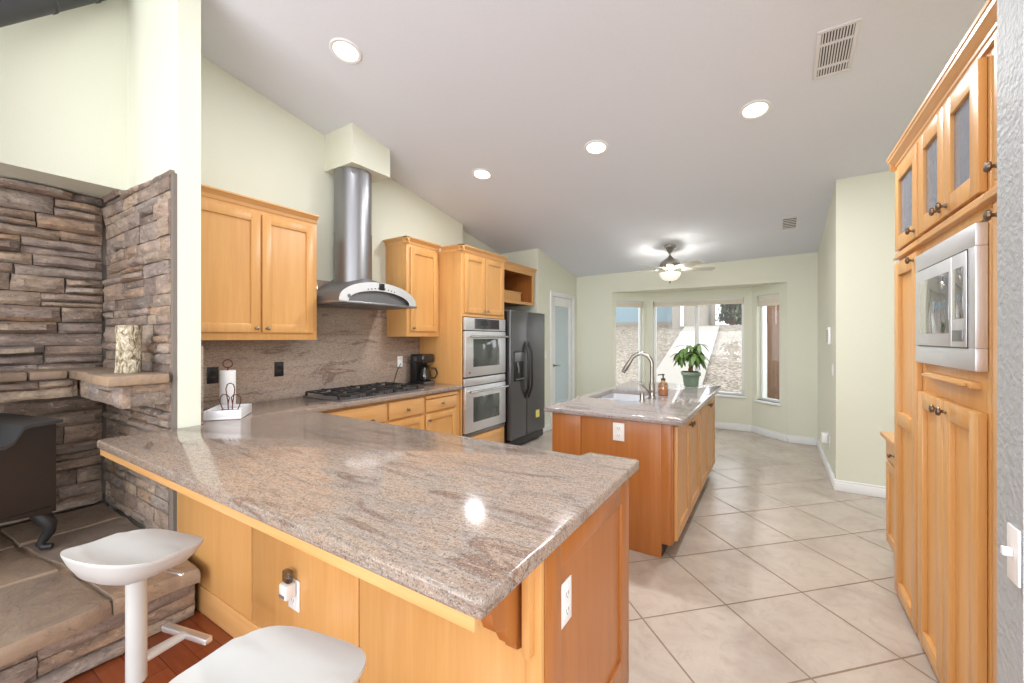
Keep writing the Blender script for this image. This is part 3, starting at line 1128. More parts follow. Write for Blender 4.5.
for k in range(5):
    MB(KO).lathe([(.017, .918), (.016, .930), (.011, .937), (.001, .938)], (-2.893, 2.235 + k * .13, 0), n=16).build('control_knob', M['black'], ck)

# ------------------------------------------------------------------ coffee maker
CO = (-3.30, 3.36, .906)
cf = thing('coffee_maker', 'black coffee maker with glass carafe in the worktop corner by the oven tower', 'coffee maker', CO)
mb = MB(CO)
mb.box(-3.40, -3.19, 3.27, 3.45, .907, .935, .01)
mb.box(-3.40, -3.31, 3.275, 3.445, .93, 1.20, .012)
mb.build('body', M['black'], cf)
MB(CO).box(-3.40, -3.195, 3.27, 3.45, 1.135, 1.235, .02, 3).build('water_tank', M['darkglass'], cf)
mb = MB(CO)
mb.box(-3.192, -3.188, 3.285, 3.435, .91, .932, .002)
mb.build('button_panel', M['steel_dark'], cf)
ca = MB(CO).lathe([(.045, .937), (.066, .955), (.07, .99), (.06, 1.04), (.045, 1.075), (.046, 1.085)], (-3.255, 3.36, 0), n=24).build('carafe', M['carafe'], cf)
MB(CO).lathe([(.048, 1.085), (.05, 1.095), (.03, 1.11), (.001, 1.112)], (-3.255, 3.36, 0), n=20).build('lid', M['black'], ca)
MB(CO).tube([(-3.21, 3.405, 1.08), (-3.18, 3.44, 1.075), (-3.165, 3.455, 1.02), (-3.18, 3.44, .975), (-3.205, 3.41, .965)], .009, 8).build('handle', M['black'], ca)
MB(CO).lathe([(.055, .935), (.055, .9375)], (-3.255, 3.36, 0), n=20).build('warming_plate', M['iron'], cf)
mb = MB(CO)
mb.tube([(-3.40, 3.30, .93), (-3.41, 3.22, .912), (-3.40, 3.12, .913), (-3.42, 3.06, .93), (-3.43, 3.12, 1.06), (-3.428, 3.165, 1.13)], .004, 6)
mb.build('power_cord', M['black'], cf)


# ------------------------------------------------------------------ outlets and switches
def outlet(label, face, plane, a, z, mat=None, w_=.072, h=.116, kind='outlet', smat=None, cat='outlet', nm='wall_outlet', grp=None):
    o = fmap(face, plane, a, 0, z)
    r = thing(nm, label, cat, o, grp)
    mat = mat or M['outlet']
    smat = smat or M['slot']
    fbox(MB(o), face, plane, a - w_ / 2, a + w_ / 2, .0005, .006, z - h / 2, z + h / 2, .0025).build('cover_plate', mat, r)
    if kind == 'outlet':
        for dz in (-.024, .024):
            f = fbox(MB(o), face, plane, a - .018, a + .018, .006, .0085, z + dz - .015, z + dz + .015, .002).build('socket', mat, r)
            mb = MB(o)
            for da in (-.007, .007):
                fbox(mb, face, plane, a + da - .0014, a + da + .0014, .0085, .009, z + dz - .002, z + dz + .008)
            fbox(mb, face, plane, a - .002, a + .002, .0085, .009, z + dz - .010, z + dz - .006)
            mb.build('slot', smat, f)
    elif kind == 'rocker':
        fbox(MB(o), face, plane, a - .017, a + .017, .006, .010, z - .033, z + .033, .002).build('rocker', mat, r)
    else:
        fbox(MB(o), face, plane, a - .006, a + .006, .006, .022, z - .004, z + .014, .002).build('toggle', mat, r)
    return r


SP = XW + .02
outlet('black outlet on the granite splash just behind the paper towel roll', '+x', SP, 1.385, 1.14, M['black'], .075, .12, 'outlet', M['iron'])
outlet('black outlet on the granite splash between the paper towels and cooktop', '+x', SP, 1.86, 1.155, M['black'], .075, .12, 'outlet', M['iron'])
outlet('white outlet on the granite splash beside the coffee maker', '+x', SP, 3.165, 1.155)
outlet('white outlet on the end panel of the peninsula facing the aisle', '+x', -.514, 1.10, .645, None, .075, .125)
r_ = outlet('white outlet on the peninsula front panel above the second stool', '-y', .954, -1.645, .372, None, .078, .125)
outlet('white outlet on the front of the sink island', '-y', 2.750, -.885, .778, None, .078, .12)
o = (-1.645, .93, .37)
pl = thing('plug_in_device', 'small white plug-in device with blue light on the peninsula outlet', 'plug', o)
MB(o).box(-1.672, -1.618, .902, .945, .372, .432, .008).build('housing', M['outlet'], pl)
MB(o).box(-1.668, -1.622, .912, .938, .4325, .482, .008).build('lamp_cover', M['carafe'], pl)
mb = MB(o)
mb.box(-1.665, -1.63, .900, .902, .38, .392)
mb.build('grille', M['slot'], pl)
outlet('white light switch between the refrigerator and pantry door', '+x', -2.92, 5.56, 1.16, None, .072, .116, 'rocker', None, 'switch', 'light_switch')
outlet('white light switch on the hall wall below the intercom panel', '-x', .485, 5.07, 1.10, None, .072, .116, 'rocker', None, 'switch', 'light_switch')
outlet('white outlet low on the hall wall near the floor', '-x', .485, 5.36, .34, None, .075, .12)
outlet('white toggle light switch on the textured wall beside the near tall cabinet', '-x', .439, 1.329, .945, None, .052, .12, 'toggle', None, 'switch', 'light_switch')
o = (.485, 5.32, 1.43)
ic = thing('intercom_panel', 'beige wall intercom panel on the hall wall above the switch', 'wall panel', o)
MB(o).box(.460, .484, 5.24, 5.40, 1.345, 1.52, .006).build('housing', M['plastic'], ic)
mb = MB(o)
for k in range(8):
    mb.box(.4585, .460, 5.255, 5.385, 1.365 + k * .017, 1.373 + k * .017)
mb.build('grille', M['slot'], ic)
o = (.46, 5.55, .34)
nl = thing('plug_in_freshener', 'white plug-in unit low on the hall wall by the far corner', 'plug', o)
MB(o).box(.425, .478, 5.45, 5.57, .30, .40, .01).build('housing', M['plastic'], nl)
MB(o).box(.478, .4845, 5.47, 5.55, .29, .41, .002).build('back_plate', M['outlet'], nl)

# ------------------------------------------------------------------ paper towel things by the wing wall
TO2 = (-2.965, 1.285, .906)
tr = thing('serving_tray', 'white marble tray on the worktop against the wing wall end', 'tray', TO2)
tm = Matrix.Translation((-2.965, 1.285, 0)) @ Matrix.Rotation(math.radians(-38), 4, 'Z') @ Matrix.Scale(.8, 4, (1, 0, 0)) @ Matrix.Scale(.8, 4, (0, 1, 0))
mb = MB(TO2)
mb.box(-.165, .165, -.125, .125, .907, .925, .004, mtx=tm)
for q in ((-.165, .165, -.125, -.108), (-.165, .165, .108, .125), (-.165, -.148, -.108, .108), (.148, .165, -.108, .108)):
    mb.box(*q, .922, .965, .004, mtx=tm)
mb.build('tray_body', M['marble'], tr)
MB(TO2).box(-.12, .10, -.085, .085, .926, .945, .003, mtx=tm).build('napkins', M['paper'], tr)
HO2 = (-2.945, 1.285, .947)
nh = thing('napkin_holder', 'bronze wire heart-shaped napkin holder standing in the marble tray', 'napkin holder', HO2)
mb = MB(HO2)
R = math.radians(-52)
cc = Vector((-2.945, 1.285, 0))
ux = Vector((math.cos(math.radians(33)), math.sin(math.radians(33)), 0))
loopA = []
for k in range(25):
    t_ = k / 24
    ang = -PI * .5 + 2 * PI * t_
    loopA.append(cc + ux * (.032 * math.cos(ang)) + Vector((0, 0, 1.075 + .040 * math.sin(ang))))
loopA = [cc + ux * (.028 * s_) + Vector((0, 0, z)) for s_, z in ((.45, .948), (.55, 1.0), (.9, 1.06), (1, 1.085), (.7, 1.112), (0, 1.122), (-.7, 1.112), (-1, 1.085), (-.9, 1.06), (-.55, 1.0), (-.45, .948))]
mb.tube(loopA, .0032, 6)
for sg in (1, -1):
    lp = [cc + ux * (sg * a_) + Vector((0, 0, z)) for a_, z in ((.012, .948), (.014, .99), (.006, 1.03), (.02, 1.045), (.045, 1.05), (.064, 1.03), (.066, 1.0), (.055, .97), (.045, .948))]
    mb.tube(lp, .0032, 6)
mb.build('wire_heart', M['wire'], nh)
mb = MB(HO2)
mb.tube([cc + ux * -.06 + Vector((0, 0, .950)), cc + ux * .06 + Vector((0, 0, .950))], .0032, 6)
mb.build('wire_base', M['wire'], nh)
PO2 = (-3.20, 1.38, .906)
pt = thing('paper_towel_holder', 'paper towel roll on a wire stand behind the marble tray', 'paper towel holder', PO2)
MB(PO2).lathe([(.075, .907), (.075, .913), (.07, .916), (.001, .916)], (-3.20, 1.38, 0), n=24).build('base', M['wire'], pt)
MB(PO2).lathe([(.012, .918), (.045, .918), (.047, .922), (.047, 1.182), (.045, 1.186), (.016, 1.186), (.014, 1.15)], (-3.20, 1.38, 0), n=32).build('paper_roll', M['paper'], pt)
mb = MB(PO2)
mb.tube([(-3.20, 1.38, .912), (-3.20, 1.38, 1.21)], .004, 8)
ring = [Vector((-3.20, 1.38, 1.232)) + Vector((.016, .022, 0)).normalized() * .028 * math.cos(a) + Vector((0, 0, .028 * math.sin(a))) for a in [2 * PI * k / 20 for k in range(21)]]
mb.tube(ring, .0036, 6)
mb.build('rod', M['wire'], pt)

# ------------------------------------------------------------------ island
IO = (-.95, 3.78, 0)
isl = thing('island_cabinet', 'orange-brown maple island cabinet holding the sink', 'cabinet', IO)
mb = MB(IO)
mb.box(-1.385, -.555, 2.78, 4.84, .095, .66)
mb.box(-1.385, -.555, 2.78, 3.25, .66, .862)
mb.box(-1.385, -.555, 4.06, 4.84, .66, .862)
mb.box(-1.385, -1.365, 3.25, 4.06, .66, .862)
mb.box(-.575, -.555, 3.25, 4.06, .66, .862)
mb.build('body', M['wood_shaded'], isl)
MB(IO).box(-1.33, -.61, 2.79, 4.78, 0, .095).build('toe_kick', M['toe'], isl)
mb = MB(IO)
fbox(mb, '-y', 2.78, -1.385, -1.16, 0, .03, .001, .862, .002)
fbox(mb, '-y', 2.78, -1.158, -.61, 0, .026, .001, .862, .002)
fbox(mb, '-y', 2.78, -.612, -.552, 0, .026, .095, .862, .002)
mb.build('front_panel', M['wood_shaded'], isl)
fbox(MB(IO), '+x', -.555, 2.765, 4.84, 0, .012, .095, .862, .002).build('face_frame', M['wood_shaded'], isl)
for a0_, a1_, k in ((2.815, 3.295, 1), (3.303, 3.80, -1), (3.84, 4.325, 1), (4.333, 4.82, -1)):
    d = shaker(isl, '+x', -.543, a0_, a1_, .105, .84, IO, M['wood'], .02, .075, rec=.009)
    knob(d, '+x', -.523, a1_ - .035 if k > 0 else a0_ + .035, .775, IO, M['bronze'], r=.018)
    d2 = fbox(MB(IO), '-x', -1.385, a0_, a1_, 0, .02, .105, .84, .003).build('back_panel', M['wood_shaded'], isl)
# top with sink cut-out
sx0, sx1, sy0, sy1 = -1.345, -.905, 3.32, 4.00
mb = MB((-.95, 3.78, .866))
ix0, ix1, iy0, iy1 = -1.436, -.466, 2.705, 4.89


def slab_hole(mb, z0, z1, bev):
    b = bmesh.new()
    out = arc(ix0 + .015, iy0 + .015, .015, 180, 270) + arc(ix1 - .015, iy0 + .015, .015, 270, 360) + arc(ix1 - .015, iy1 - .015, .015, 0, 90) + arc(ix0 + .015, iy1 - .015, .015, 90, 180)
    inn = arc(sx0 + .04, sy0 + .04, .04, 180, 270) + arc(sx1 - .04, sy0 + .04, .04, 270, 360) + arc(sx1 - .04, sy1 - .04, .04, 0, 90) + arc(sx0 + .04, sy1 - .04, .04, 90, 180)
    n = len(out)
    V = {}
    for nm, ring, zz in (('ot', out, z1), ('ob', out, z0), ('it', inn, z1), ('ib', inn, z0)):
        V[nm] = [b.verts.new((x, y, zz)) for x, y in ring]
    for i in range(n):
        j = (i + 1) % n
        b.faces.new((V['ot'][i], V['ot'][j], V['it'][j], V['it'][i]))
        b.faces.new((V['ob'][j], V['ob'][i], V['ib'][i], V['ib'][j]))
        b.faces.new((V['ob'][i], V['ob'][j], V['ot'][j], V['ot'][i]))
        b.faces.new((V['it'][i], V['it'][j], V['ib'][j], V['ib'][i]))
    bmesh.ops.recalc_face_normals(b, faces=b.faces)
    oz = [e for e in b.edges if all(v in V['ot'] or v in V['ob'] for v in e.verts) and abs(e.verts[0].co.z - e.verts[1].co.z) < 1e-6]
    bmesh.ops.bevel(b, geom=oz, offset=bev, segments=3, affect='EDGES', profile=.5, clamp_overlap=True)
    mb._add(b)


slab_hole(mb, .866, .906, .012)
it = mb.build('island_worktop', M['granite_island'])
tag(it, 'glossy grey granite worktop on the sink island', 'countertop')
# sink
SO = (-1.125, 3.66, .70)
sk = thing('sink', 'stainless double-bowl sink set under the island worktop', 'sink', SO)


def bowl(y0_, y1_, nm):
    mb = MB(SO)
    b = bmesh.new()
    pro = [(0, .864), (.004, .72), (.03, .695), (.07, .690)]
    rings = []
    for ins, z in pro:
        rr = .035
        p = []
        x0_, x1_ = sx0 - .008 + ins, sx1 + .008 - ins
        a_, c_ = y0_ + ins, y1_ - ins
        p = arc(x0_ + rr, a_ + rr, rr, 180, 270) + arc(x1_ - rr, a_ + rr, rr, 270, 360) + arc(x1_ - rr, c_ - rr, rr, 0, 90) + arc(x0_ + rr, c_ - rr, rr, 90, 180)
        rings.append([b.verts.new((x, y, z)) for x, y in p])
    n = len(rings[0])
    for r1_, r2_ in zip(rings, rings[1:]):
        for i in range(n):
            b.faces.new((r1_[i], r2_[i], r2_[(i + 1) % n], r1_[(i + 1) % n]))
    b.faces.new(rings[-1])
    bmesh.ops.recalc_face_normals(b, faces=b.faces)
    mb._add(b)
    o = mb.build('bowl', M['steel_light'], sk)
    MB(SO).lathe([(.04, .691), (.04, .694), (.02, .692), (.001, .692)], ((sx0 + sx1) / 2, (y0_ + y1_) / 2, 0), n=20).build('drain', M['chrome'], o)


bowl(3.312, 3.645, 'a')
bowl(3.665, 4.008, 'b')
MB(SO).box(sx0 - .008, sx1 + .008, 3.640, 3.670, .84, .856, .003).build('divider', M['steel_light'], sk)
# faucet
FO = (-.862, 3.56, .906)
fc = thing('faucet', 'brushed nickel gooseneck faucet on the island sink', 'faucet', FO)
mb = MB(FO)
mb.lathe([(.032, .907), (.032, .915), (.026, .92), (.025, 1.02), (.018, 1.03), (.0145, 1.045)], (-.862, 3.56, 0), n=20)
mb.build('base', M['nickel'], fc)
arcp = [(-.862, 3.56, 1.03), (-.862, 3.56, 1.185)]
for k in range(1, 13):
    a_ = PI * k / 14
    arcp.append((-.862 - .092 + .092 * math.cos(a_), 3.56, 1.185 + .092 * math.sin(a_)))
MB(FO).tube(arcp, .0165, 12).build('spout', M['nickel'], fc)
e_ = Vector(arcp[-1])
dv = (Vector(arcp[-1]) - Vector(arcp[-2])).normalized()
MB(FO).tube([e_ - dv * .005, e_ + dv * .03, e_ + dv * .09, e_ + dv * .13], [.016, .018, .021, .017], 12).build('spray_head', M['nickel'], fc)
mb = MB(FO)
mb.tube([(-.862, 3.545, .965), (-.885, 3.50, .968), (-.90, 3.475, 1.0), (-.935, 3.455, 1.035), (-.965, 3.45, 1.04)], [.014, .012, .010, .008, .007], 10)
mb.build('lever', M['nickel'], fc)
AO = (-.89, 3.36, .906)
ag = thing('soap_dispenser', 'short nickel cylinder cap on the island worktop beside the faucet', 'sink cap', AO)
MB(AO).lathe([(.024, .907), (.024, .913), (.019, .916), (.019, .962), (.016, .97), (.001, .971)], (-.89, 3.36, 0), n=18).build('cap', M['nickel'], ag)
MB(AO).lathe([(.027, .9065), (.027, .9075)], (-.89, 3.36, 0), n=18).build('collar', M['chrome'], ag)
BO2 = (-.825, 3.80, .906)
sb = thing('soap_bottle', 'amber tinted soap bottle with dark pump on the island worktop', 'soap bottle', BO2)
MB(BO2).lathe([(.001, .907), (.04, .907), (.042, .912), (.042, .995), (.036, 1.015), (.018, 1.028), (.016, 1.04)], (-.825, 3.80, 0), n=20, cap=False).build('bottle', M['amber'], sb)
MB(BO2).lathe([(.001, .909), (.038, .910), (.038, .965), (.001, .965)], (-.825, 3.80, 0), n=20).build('soap', plain('soap_liquid', (196, 158, 128), .3), sb)
mb = MB(BO2)
mb.lathe([(.019, 1.036), (.019, 1.055), (.006, 1.058), (.006, 1.08), (.012, 1.082), (.012, 1.094), (.001, 1.095)], (-.825, 3.80, 0), n=14)
mb.tube([(-.825, 3.80, 1.086), (-.86, 3.79, 1.086), (-.868, 3.788, 1.078)], .005, 8)
mb.build('pump', M['cork'], sb)

# potted plant
PLO = (-.735, 4.66, .906)
pp = thing('potted_plant', 'small money tree plant in a square green pot on the island', 'potted plant', PLO)
random.seed(5)
tm = Matrix.Translation((-.735, 4.66, 0)) @ Matrix.Rotation(.25, 4, 'Z')


def taper(mb, h0, h1, w0, w1, mtx):
    b = bmesh.new()
    bmesh.ops.create_cube(b, size=1)
    for v in b.verts:
        up = v.co.z > 0
        ww = w1 if up else w0
        v.co = Vector((math.copysign(ww, v.co.x), math.copysign(ww, v.co.y), h1 if up else h0))
    bmesh.ops.bevel(b, geom=list(b.edges), offset=.006, segments=2, affect='EDGES')
    mb._add(b, mtx)


mb = MB(PLO)
taper(mb, .907, 1.03, .062, .078, tm)
mb.box(-.088, .088, -.088, .088, 1.02, 1.058, .006, mtx=tm)
pot = mb.build('pot', M['pot'], pp)
MB(PLO).box(-.076, .076, -.076, .076, 1.052, 1.061, .002, mtx=tm).build('soil', M['soil'], pp)
mb = MB(PLO)
for k in range(3):
    pts = []
    for i in range(11):
        t_ = i / 10
        a_ = 2 * PI * (k / 3 + t_ * 1.2)
        rr = .014 * (1 - .3 * t_)
        pts.append((-.735 + rr * math.cos(a_), 4.66 + rr * math.sin(a_), 1.055 + .17 * t_))
    mb.tube(pts, [.013 - .005 * i / 10 for i in range(11)], 8)
mb.build('trunk', M['bark'], pp)


def leaf(mb, base, dirv, ln, wd, droop):
    dirv = dirv.normalized()
    side = dirv.cross(Vector((0, 0, 1)))
    side = side.normalized() if side.length > .01 else Vector((1, 0, 0))
    b = bmesh.new()
    rows = []
    for i in range(7):
        t_ = i / 6
        p = base + dirv * ln * t_ + Vector((0, 0, -droop * t_ * t_))
        hw_ = wd * math.sin(PI * min(1, t_ * .92 + .06)) ** .8 if i < 6 else .0015
        lift = Vector((0, 0, hw_ * .25))
        rows.append([b.verts.new(p - side * hw_ + lift), b.verts.new(p), b.verts.new(p + side * hw_ + lift)])
    for r1_, r2_ in zip(rows, rows[1:]):
        for k in range(2):
            b.faces.new((r1_[k], r1_[k + 1], r2_[k + 1], r2_[k]))
    mb._add(b)


stems = MB(PLO)
fol = MB(PLO)
for k in range(18):
    a_ = 2 * PI * k / 18 * 2.4 + random.uniform(-.3, .3)
    el = random.uniform(-.35, 1.35)
    ln = random.uniform(.06, .15)
    top = Vector((-.735, 4.66, 1.20 + random.uniform(0, .05)))
    dv = Vector((math.cos(a_) * math.cos(el), math.sin(a_) * math.cos(el), math.sin(el)))
    tip = top + dv * ln
    mid = top + dv * ln * .5 + Vector((0, 0, .015))
    stems.tube([top, mid, tip], [.004, .003, .0025], 5)
    nl_ = random.choice((5, 5, 6))
    for j in range(nl_):
        b_ = a_ + (j - (nl_ - 1) / 2) * 1.0
        dl = Vector((math.cos(b_), math.sin(b_), random.uniform(-1.6, .1)))
        leaf(fol, tip, dl, random.uniform(.09, .15), random.uniform(.016, .024), random.uniform(.02, .06))
stems.build('stem', M['leaf'], pp)
fol.build('foliage', M['leaf'], pp, smooth=60)

# ------------------------------------------------------------------ tall cabinet wall on the right
RXF = .596           # carcass front; doors stand proud towards -x
ZT = 2.345


def hollow(org, r, y0_, y1_, zb, zt_, nm='body'):
    mb = MB(org)
    mb.box(RXF, 1.20, y0_, y0_ + .018, zb, zt_)
    mb.box(RXF, 1.20, y1_ - .018, y1_, zb, zt_)
    mb.box(1.18, 1.20, y0_ + .018, y1_ - .018, zb, zt_)
    for z in (zb, (zb + zt_) / 2, zt_ - .018):
        mb.box(RXF + (.02 if zb < z < zt_ - .02 else 0), 1.18, y0_ + .018, y1_ - .018, z, z + .018)
    return mb.build(nm, M['wood'], r)


def glass_door(r, org, a0_, a1_, kside):
    mb = MB(org)
    fr, t = .07, .022
    z0_, z1_ = 1.885, 2.322
    fbox(mb, '-x', RXF - .012, a0_, a0_ + fr, 0, t, z0_, z1_, .002)
    fbox(mb, '-x', RXF - .012, a1_ - fr, a1_, 0, t, z0_, z1_, .002)
    fbox(mb, '-x', RXF - .012, a0_ + fr, a1_ - fr, 0, t, z0_, z0_ + fr, .002)
    fbox(mb, '-x', RXF - .012, a0_ + fr, a1_ - fr, 0, t, z1_ - fr, z1_, .002)
    d = mb.build('glass_door', M['wood'], r)
    fbox(MB(org), '-x', RXF - .012, a0_ + fr - .004, a1_ - fr + .004, .006, .010, z0_ + fr - .004, z1_ - fr + .004).build('glass_pane', M['cabglass'], d, smooth=0)
    knob(d, '-x', RXF - .034, a1_ - .035 if kside > 0 else a0_ + .035, z0_ + .035, org, M['bronze'], r=.017)


def rail(r, org, y0_, y1_):
    mb = MB(org)
    fbox(mb, '-x', RXF, y0_, y1_, 0, .030, 1.845, 1.873, .004)
    fbox(mb, '-x', RXF, y0_, y1_, .0, .040, 1.838, 1.848, .003)
    mb.build('light_rail', M['wood_y'], r)


def frame(r, org, y0_, y1_, strips):
    mb = MB(org)
    for a0_, a1_, z0_, z1_ in strips:
        fbox(mb, '-x', RXF, a0_, a1_, 0, .012, z0_, z1_, .001)
    mb.build('face_frame', M['wood'], r)


# far pantry unit
o = (.88, 2.82, 0)
r = thing('pantry_cabinet', 'tall maple pantry cabinet at the far end of the right cabinet wall', 'cabinet', o)
ya, yb = 2.63, 3.07
hollow(o, r, ya, yb, 1.86, ZT)
MB(o).box(RXF, 1.20, ya, yb, .0, 1.859).build('lower_body', M['wood'], r)
frame(r, o, ya, yb, [(ya, yb, .001, .02), (ya, ya + .03, .02, ZT), (yb - .03, yb, .02, ZT), (ya + .03, yb - .03, 1.80, 1.885), (ya + .03, yb - .03, 2.318, ZT)])
glass_door(r, o, ya + .02, yb - .015, -1)
d = shaker(r, '-x', RXF - .012, ya + .02, yb - .015, .03, 1.815, o, M['wood'], .024, .07, mid=.98, rec=.018)
knob(d, '-x', RXF - .034, ya + .055, 1.78, o, M['bronze'], r=.017)
rail(r, o, ya, yb)
# microwave unit
o = (.88, 2.24, 0)
r = thing('microwave_cabinet', 'tall maple cabinet in the middle of the right wall around the microwave', 'cabinet', o)
ya, yb = 1.93, 2.628
hollow(o, r, ya, yb, 1.86, ZT)
mb = MB(o)
mb.box(RXF, 1.20, ya, ya + .018, 0, 1.859)
mb.box(RXF, 1.20, yb - .018, yb, 0, 1.859)
mb.box(1.18, 1.20, ya + .018, yb - .018, 0, 1.859)
mb.box(RXF, 1.18, ya + .018, yb - .018, 0, 1.33)
mb.build('lower_body', M['wood'], r)
frame(r, o, ya, yb, [(ya, yb, .001, .02), (ya, ya + .025, .02, ZT), (yb - .025, yb, .02, ZT), (ya + .025, yb - .025, 1.80, 1.885), (ya + .025, yb - .025, 2.318, ZT), (ya + .025, yb - .025, 1.14, 1.30)])
ym = 2.285
glass_door(r, o, ym + .003, yb - .008, -1)
glass_door(r, o, ya + .025, ym - .003, 1)
for a0_, a1_, k in ((ym + .003, yb - .008, -1), (ya + .025, ym - .003, 1)):
    d = shaker(r, '-x', RXF - .012, a0_, a1_, .03, 1.165, o, M['wood'], .024, .07, rec=.018)
    knob(d, '-x', RXF - .034, a1_ - .035 if k > 0 else a0_ + .035, 1.125, o, M['bronze'], r=.017)
rail(r, o, ya, yb)
cb = fbox(MB(o), '-x', RXF, 2.00, 2.50, .004, .040, 1.238, 1.262, .005).build('pull_out_board', M['wood_y'], r)
mb = MB(o)
fbox(mb, '-x', RXF, 2.02, 2.48, .040, .054, 1.244, 1.257, .004)
mb.build('board_handle', M['wood_y'], cb)
# near pantry unit
o = (.88, 1.66, 0)
r = thing('pantry_cabinet', 'tall maple pantry cabinet nearest the textured wall, beside the microwave', 'cabinet', o)
ya, yb = 1.425, 1.928
hollow(o, r, ya, yb, 1.86, ZT)
MB(o).box(RXF, 1.20, ya, yb, .0, 1.859).build('lower_body', M['wood'], r)
frame(r, o, ya, yb, [(ya, yb, .001, .02), (ya, ya + .03, .02, ZT), (yb - .085, yb, .02, ZT), (ya + .03, yb - .085, 1.80, 1.885), (ya + .03, yb - .085, 2.318, ZT)])
glass_door(r, o, ya + .02, yb - .09, 1)
d = shaker(r, '-x', RXF - .012, ya + .02, yb - .09, .03, 1.815, o, M['wood'], .024, .07, mid=.98, rec=.018)
knob(d, '-x', RXF - .034, yb - .125, 1.775, o, M['bronze'], r=.017)
rail(r, o, ya, yb)
# crown over all three
o = (.55, 2.25, ZT)
pr = [(0, 2.332), (.010, 2.332), (.012, 2.345), (.017, 2.350), (.019, 2.360), (.030, 2.370), (.035, 2.378), (.042, 2.384), (.044, 2.396), (.048, 2.399), (.048, 2.412), (.0, 2.412)]
mb = MB(o)
mb.profile(pr, '-x', 1.425, 3.10, RXF - .013)
mb.profile([(d_ * .6, z_) for d_, z_ in pr], '+y', RXF - .05, 1.2, 3.071)
cr_ = mb.build('crown_molding', M['wood_y'], smooth=25)
tag(cr_, 'stepped maple crown molding along the top of the right tall cabinets', 'molding')
# microwave
o = (.58, 2.24, 1.34)
mw = thing('microwave', 'stainless built-in microwave in the right cabinet wall', 'microwave', o)
MB(o).box(RXF + .005, 1.05, 1.965, 2.60, 1.345, 1.775, .004).build('body', M['black'], mw)
mb = MB(o)
MX = RXF - .013
a0_, a1_, z0_, z1_ = 1.945, 2.618, 1.30, 1.785
fbox(mb, '-x', MX, a0_, a1_, .0, .030, z1_ - .075, z1_, .003)
fbox(mb, '-x', MX, a0_, a1_, .0, .030, z0_, z0_ + .075, .003)
fbox(mb, '-x', MX, a0_, a0_ + .06, .0, .030, z0_ + .075, z1_ - .075, .003)
fbox(mb, '-x', MX, a1_ - .05, a1_, .0, .030, z0_ + .075, z1_ - .075, .003)
mb.build('trim_kit', M['steel_light'], mw)
mz0, mz1 = z0_ + .078, z1_ - .078
d = fbox(MB(o), '-x', MX, a0_ + .205, a1_ - .053, .0, .034, mz0, mz1, .003).build('microwave_door', M['steel_light'], mw)
fbox(MB(o), '-x', MX, a0_ + .225, a1_ - .095, .034, .0355, mz0 + .05, mz1 - .05, .001).build('door_window', M['mirror'], d)
cp = fbox(MB(o), '-x', MX, a0_ + .063, a0_ + .20, .0, .034, mz0, mz1, .003).build('control_panel', M['steel_light'], mw)
fbox(MB(o), '-x', MX, a0_ + .085, a0_ + .18, .034, .0355, mz0 + .10, mz1 - .05, .001).build('keypad', M['mirror'], cp)
fbox(MB(o), '-x', MX, a0_ + .085, a0_ + .18, .034, .038, mz0 + .02, mz0 + .06, .003).build('door_button', M['steel'], cp)
mb = MB(o)
fbox(mb, '-x', MX, a0_ + .062, a1_ - .052, .0305, .032, mz1, mz1 + .004)
fbox(mb, '-x', MX, a0_ + .062, a1_ - .052, .0305, .032, mz0 - .004, mz0)
fbox(mb, '-x', MX, a0_ + .058, a0_ + .062, .0305, .032, mz0, mz1)
fbox(mb, '-x', MX, a1_ - .052, a1_ - .048, .0305, .032, mz0, mz1)
mb.build('gasket', M['black'], mw)

# built-in desk beyond the tall cabinets
o = (.9, 3.35, 0)
dk = thing('desk_cabinet', 'low maple desk cabinet just beyond the tall right cabinets', 'cabinet', o)
MB(o).box(.635, 1.2, 3.10, 3.60, .08, .765).build('body', M['wood'], dk)
MB(o).box(.68, 1.2, 3.12, 3.58, 0, .08).build('toe_kick', M['toe'], dk)
MB(o).box(.592, 1.2, 3.085, 3.615, .767, .797, .006).build('desk_top', M['wood_y'], dk)
d = slab(dk, '-x', .635, 3.12, 3.58, .63, .755, o, M['wood_y'], .02, 'drawer')
knob(d, '-x', .615, 3.36, .695, o, M['bronze'])
d = shaker(dk, '-x', .635, 3.12, 3.58, .10, .615, o, M['wood'], .02, .06)
knob(d, '-x', .615, 3.17, .57, o, M['bronze'])


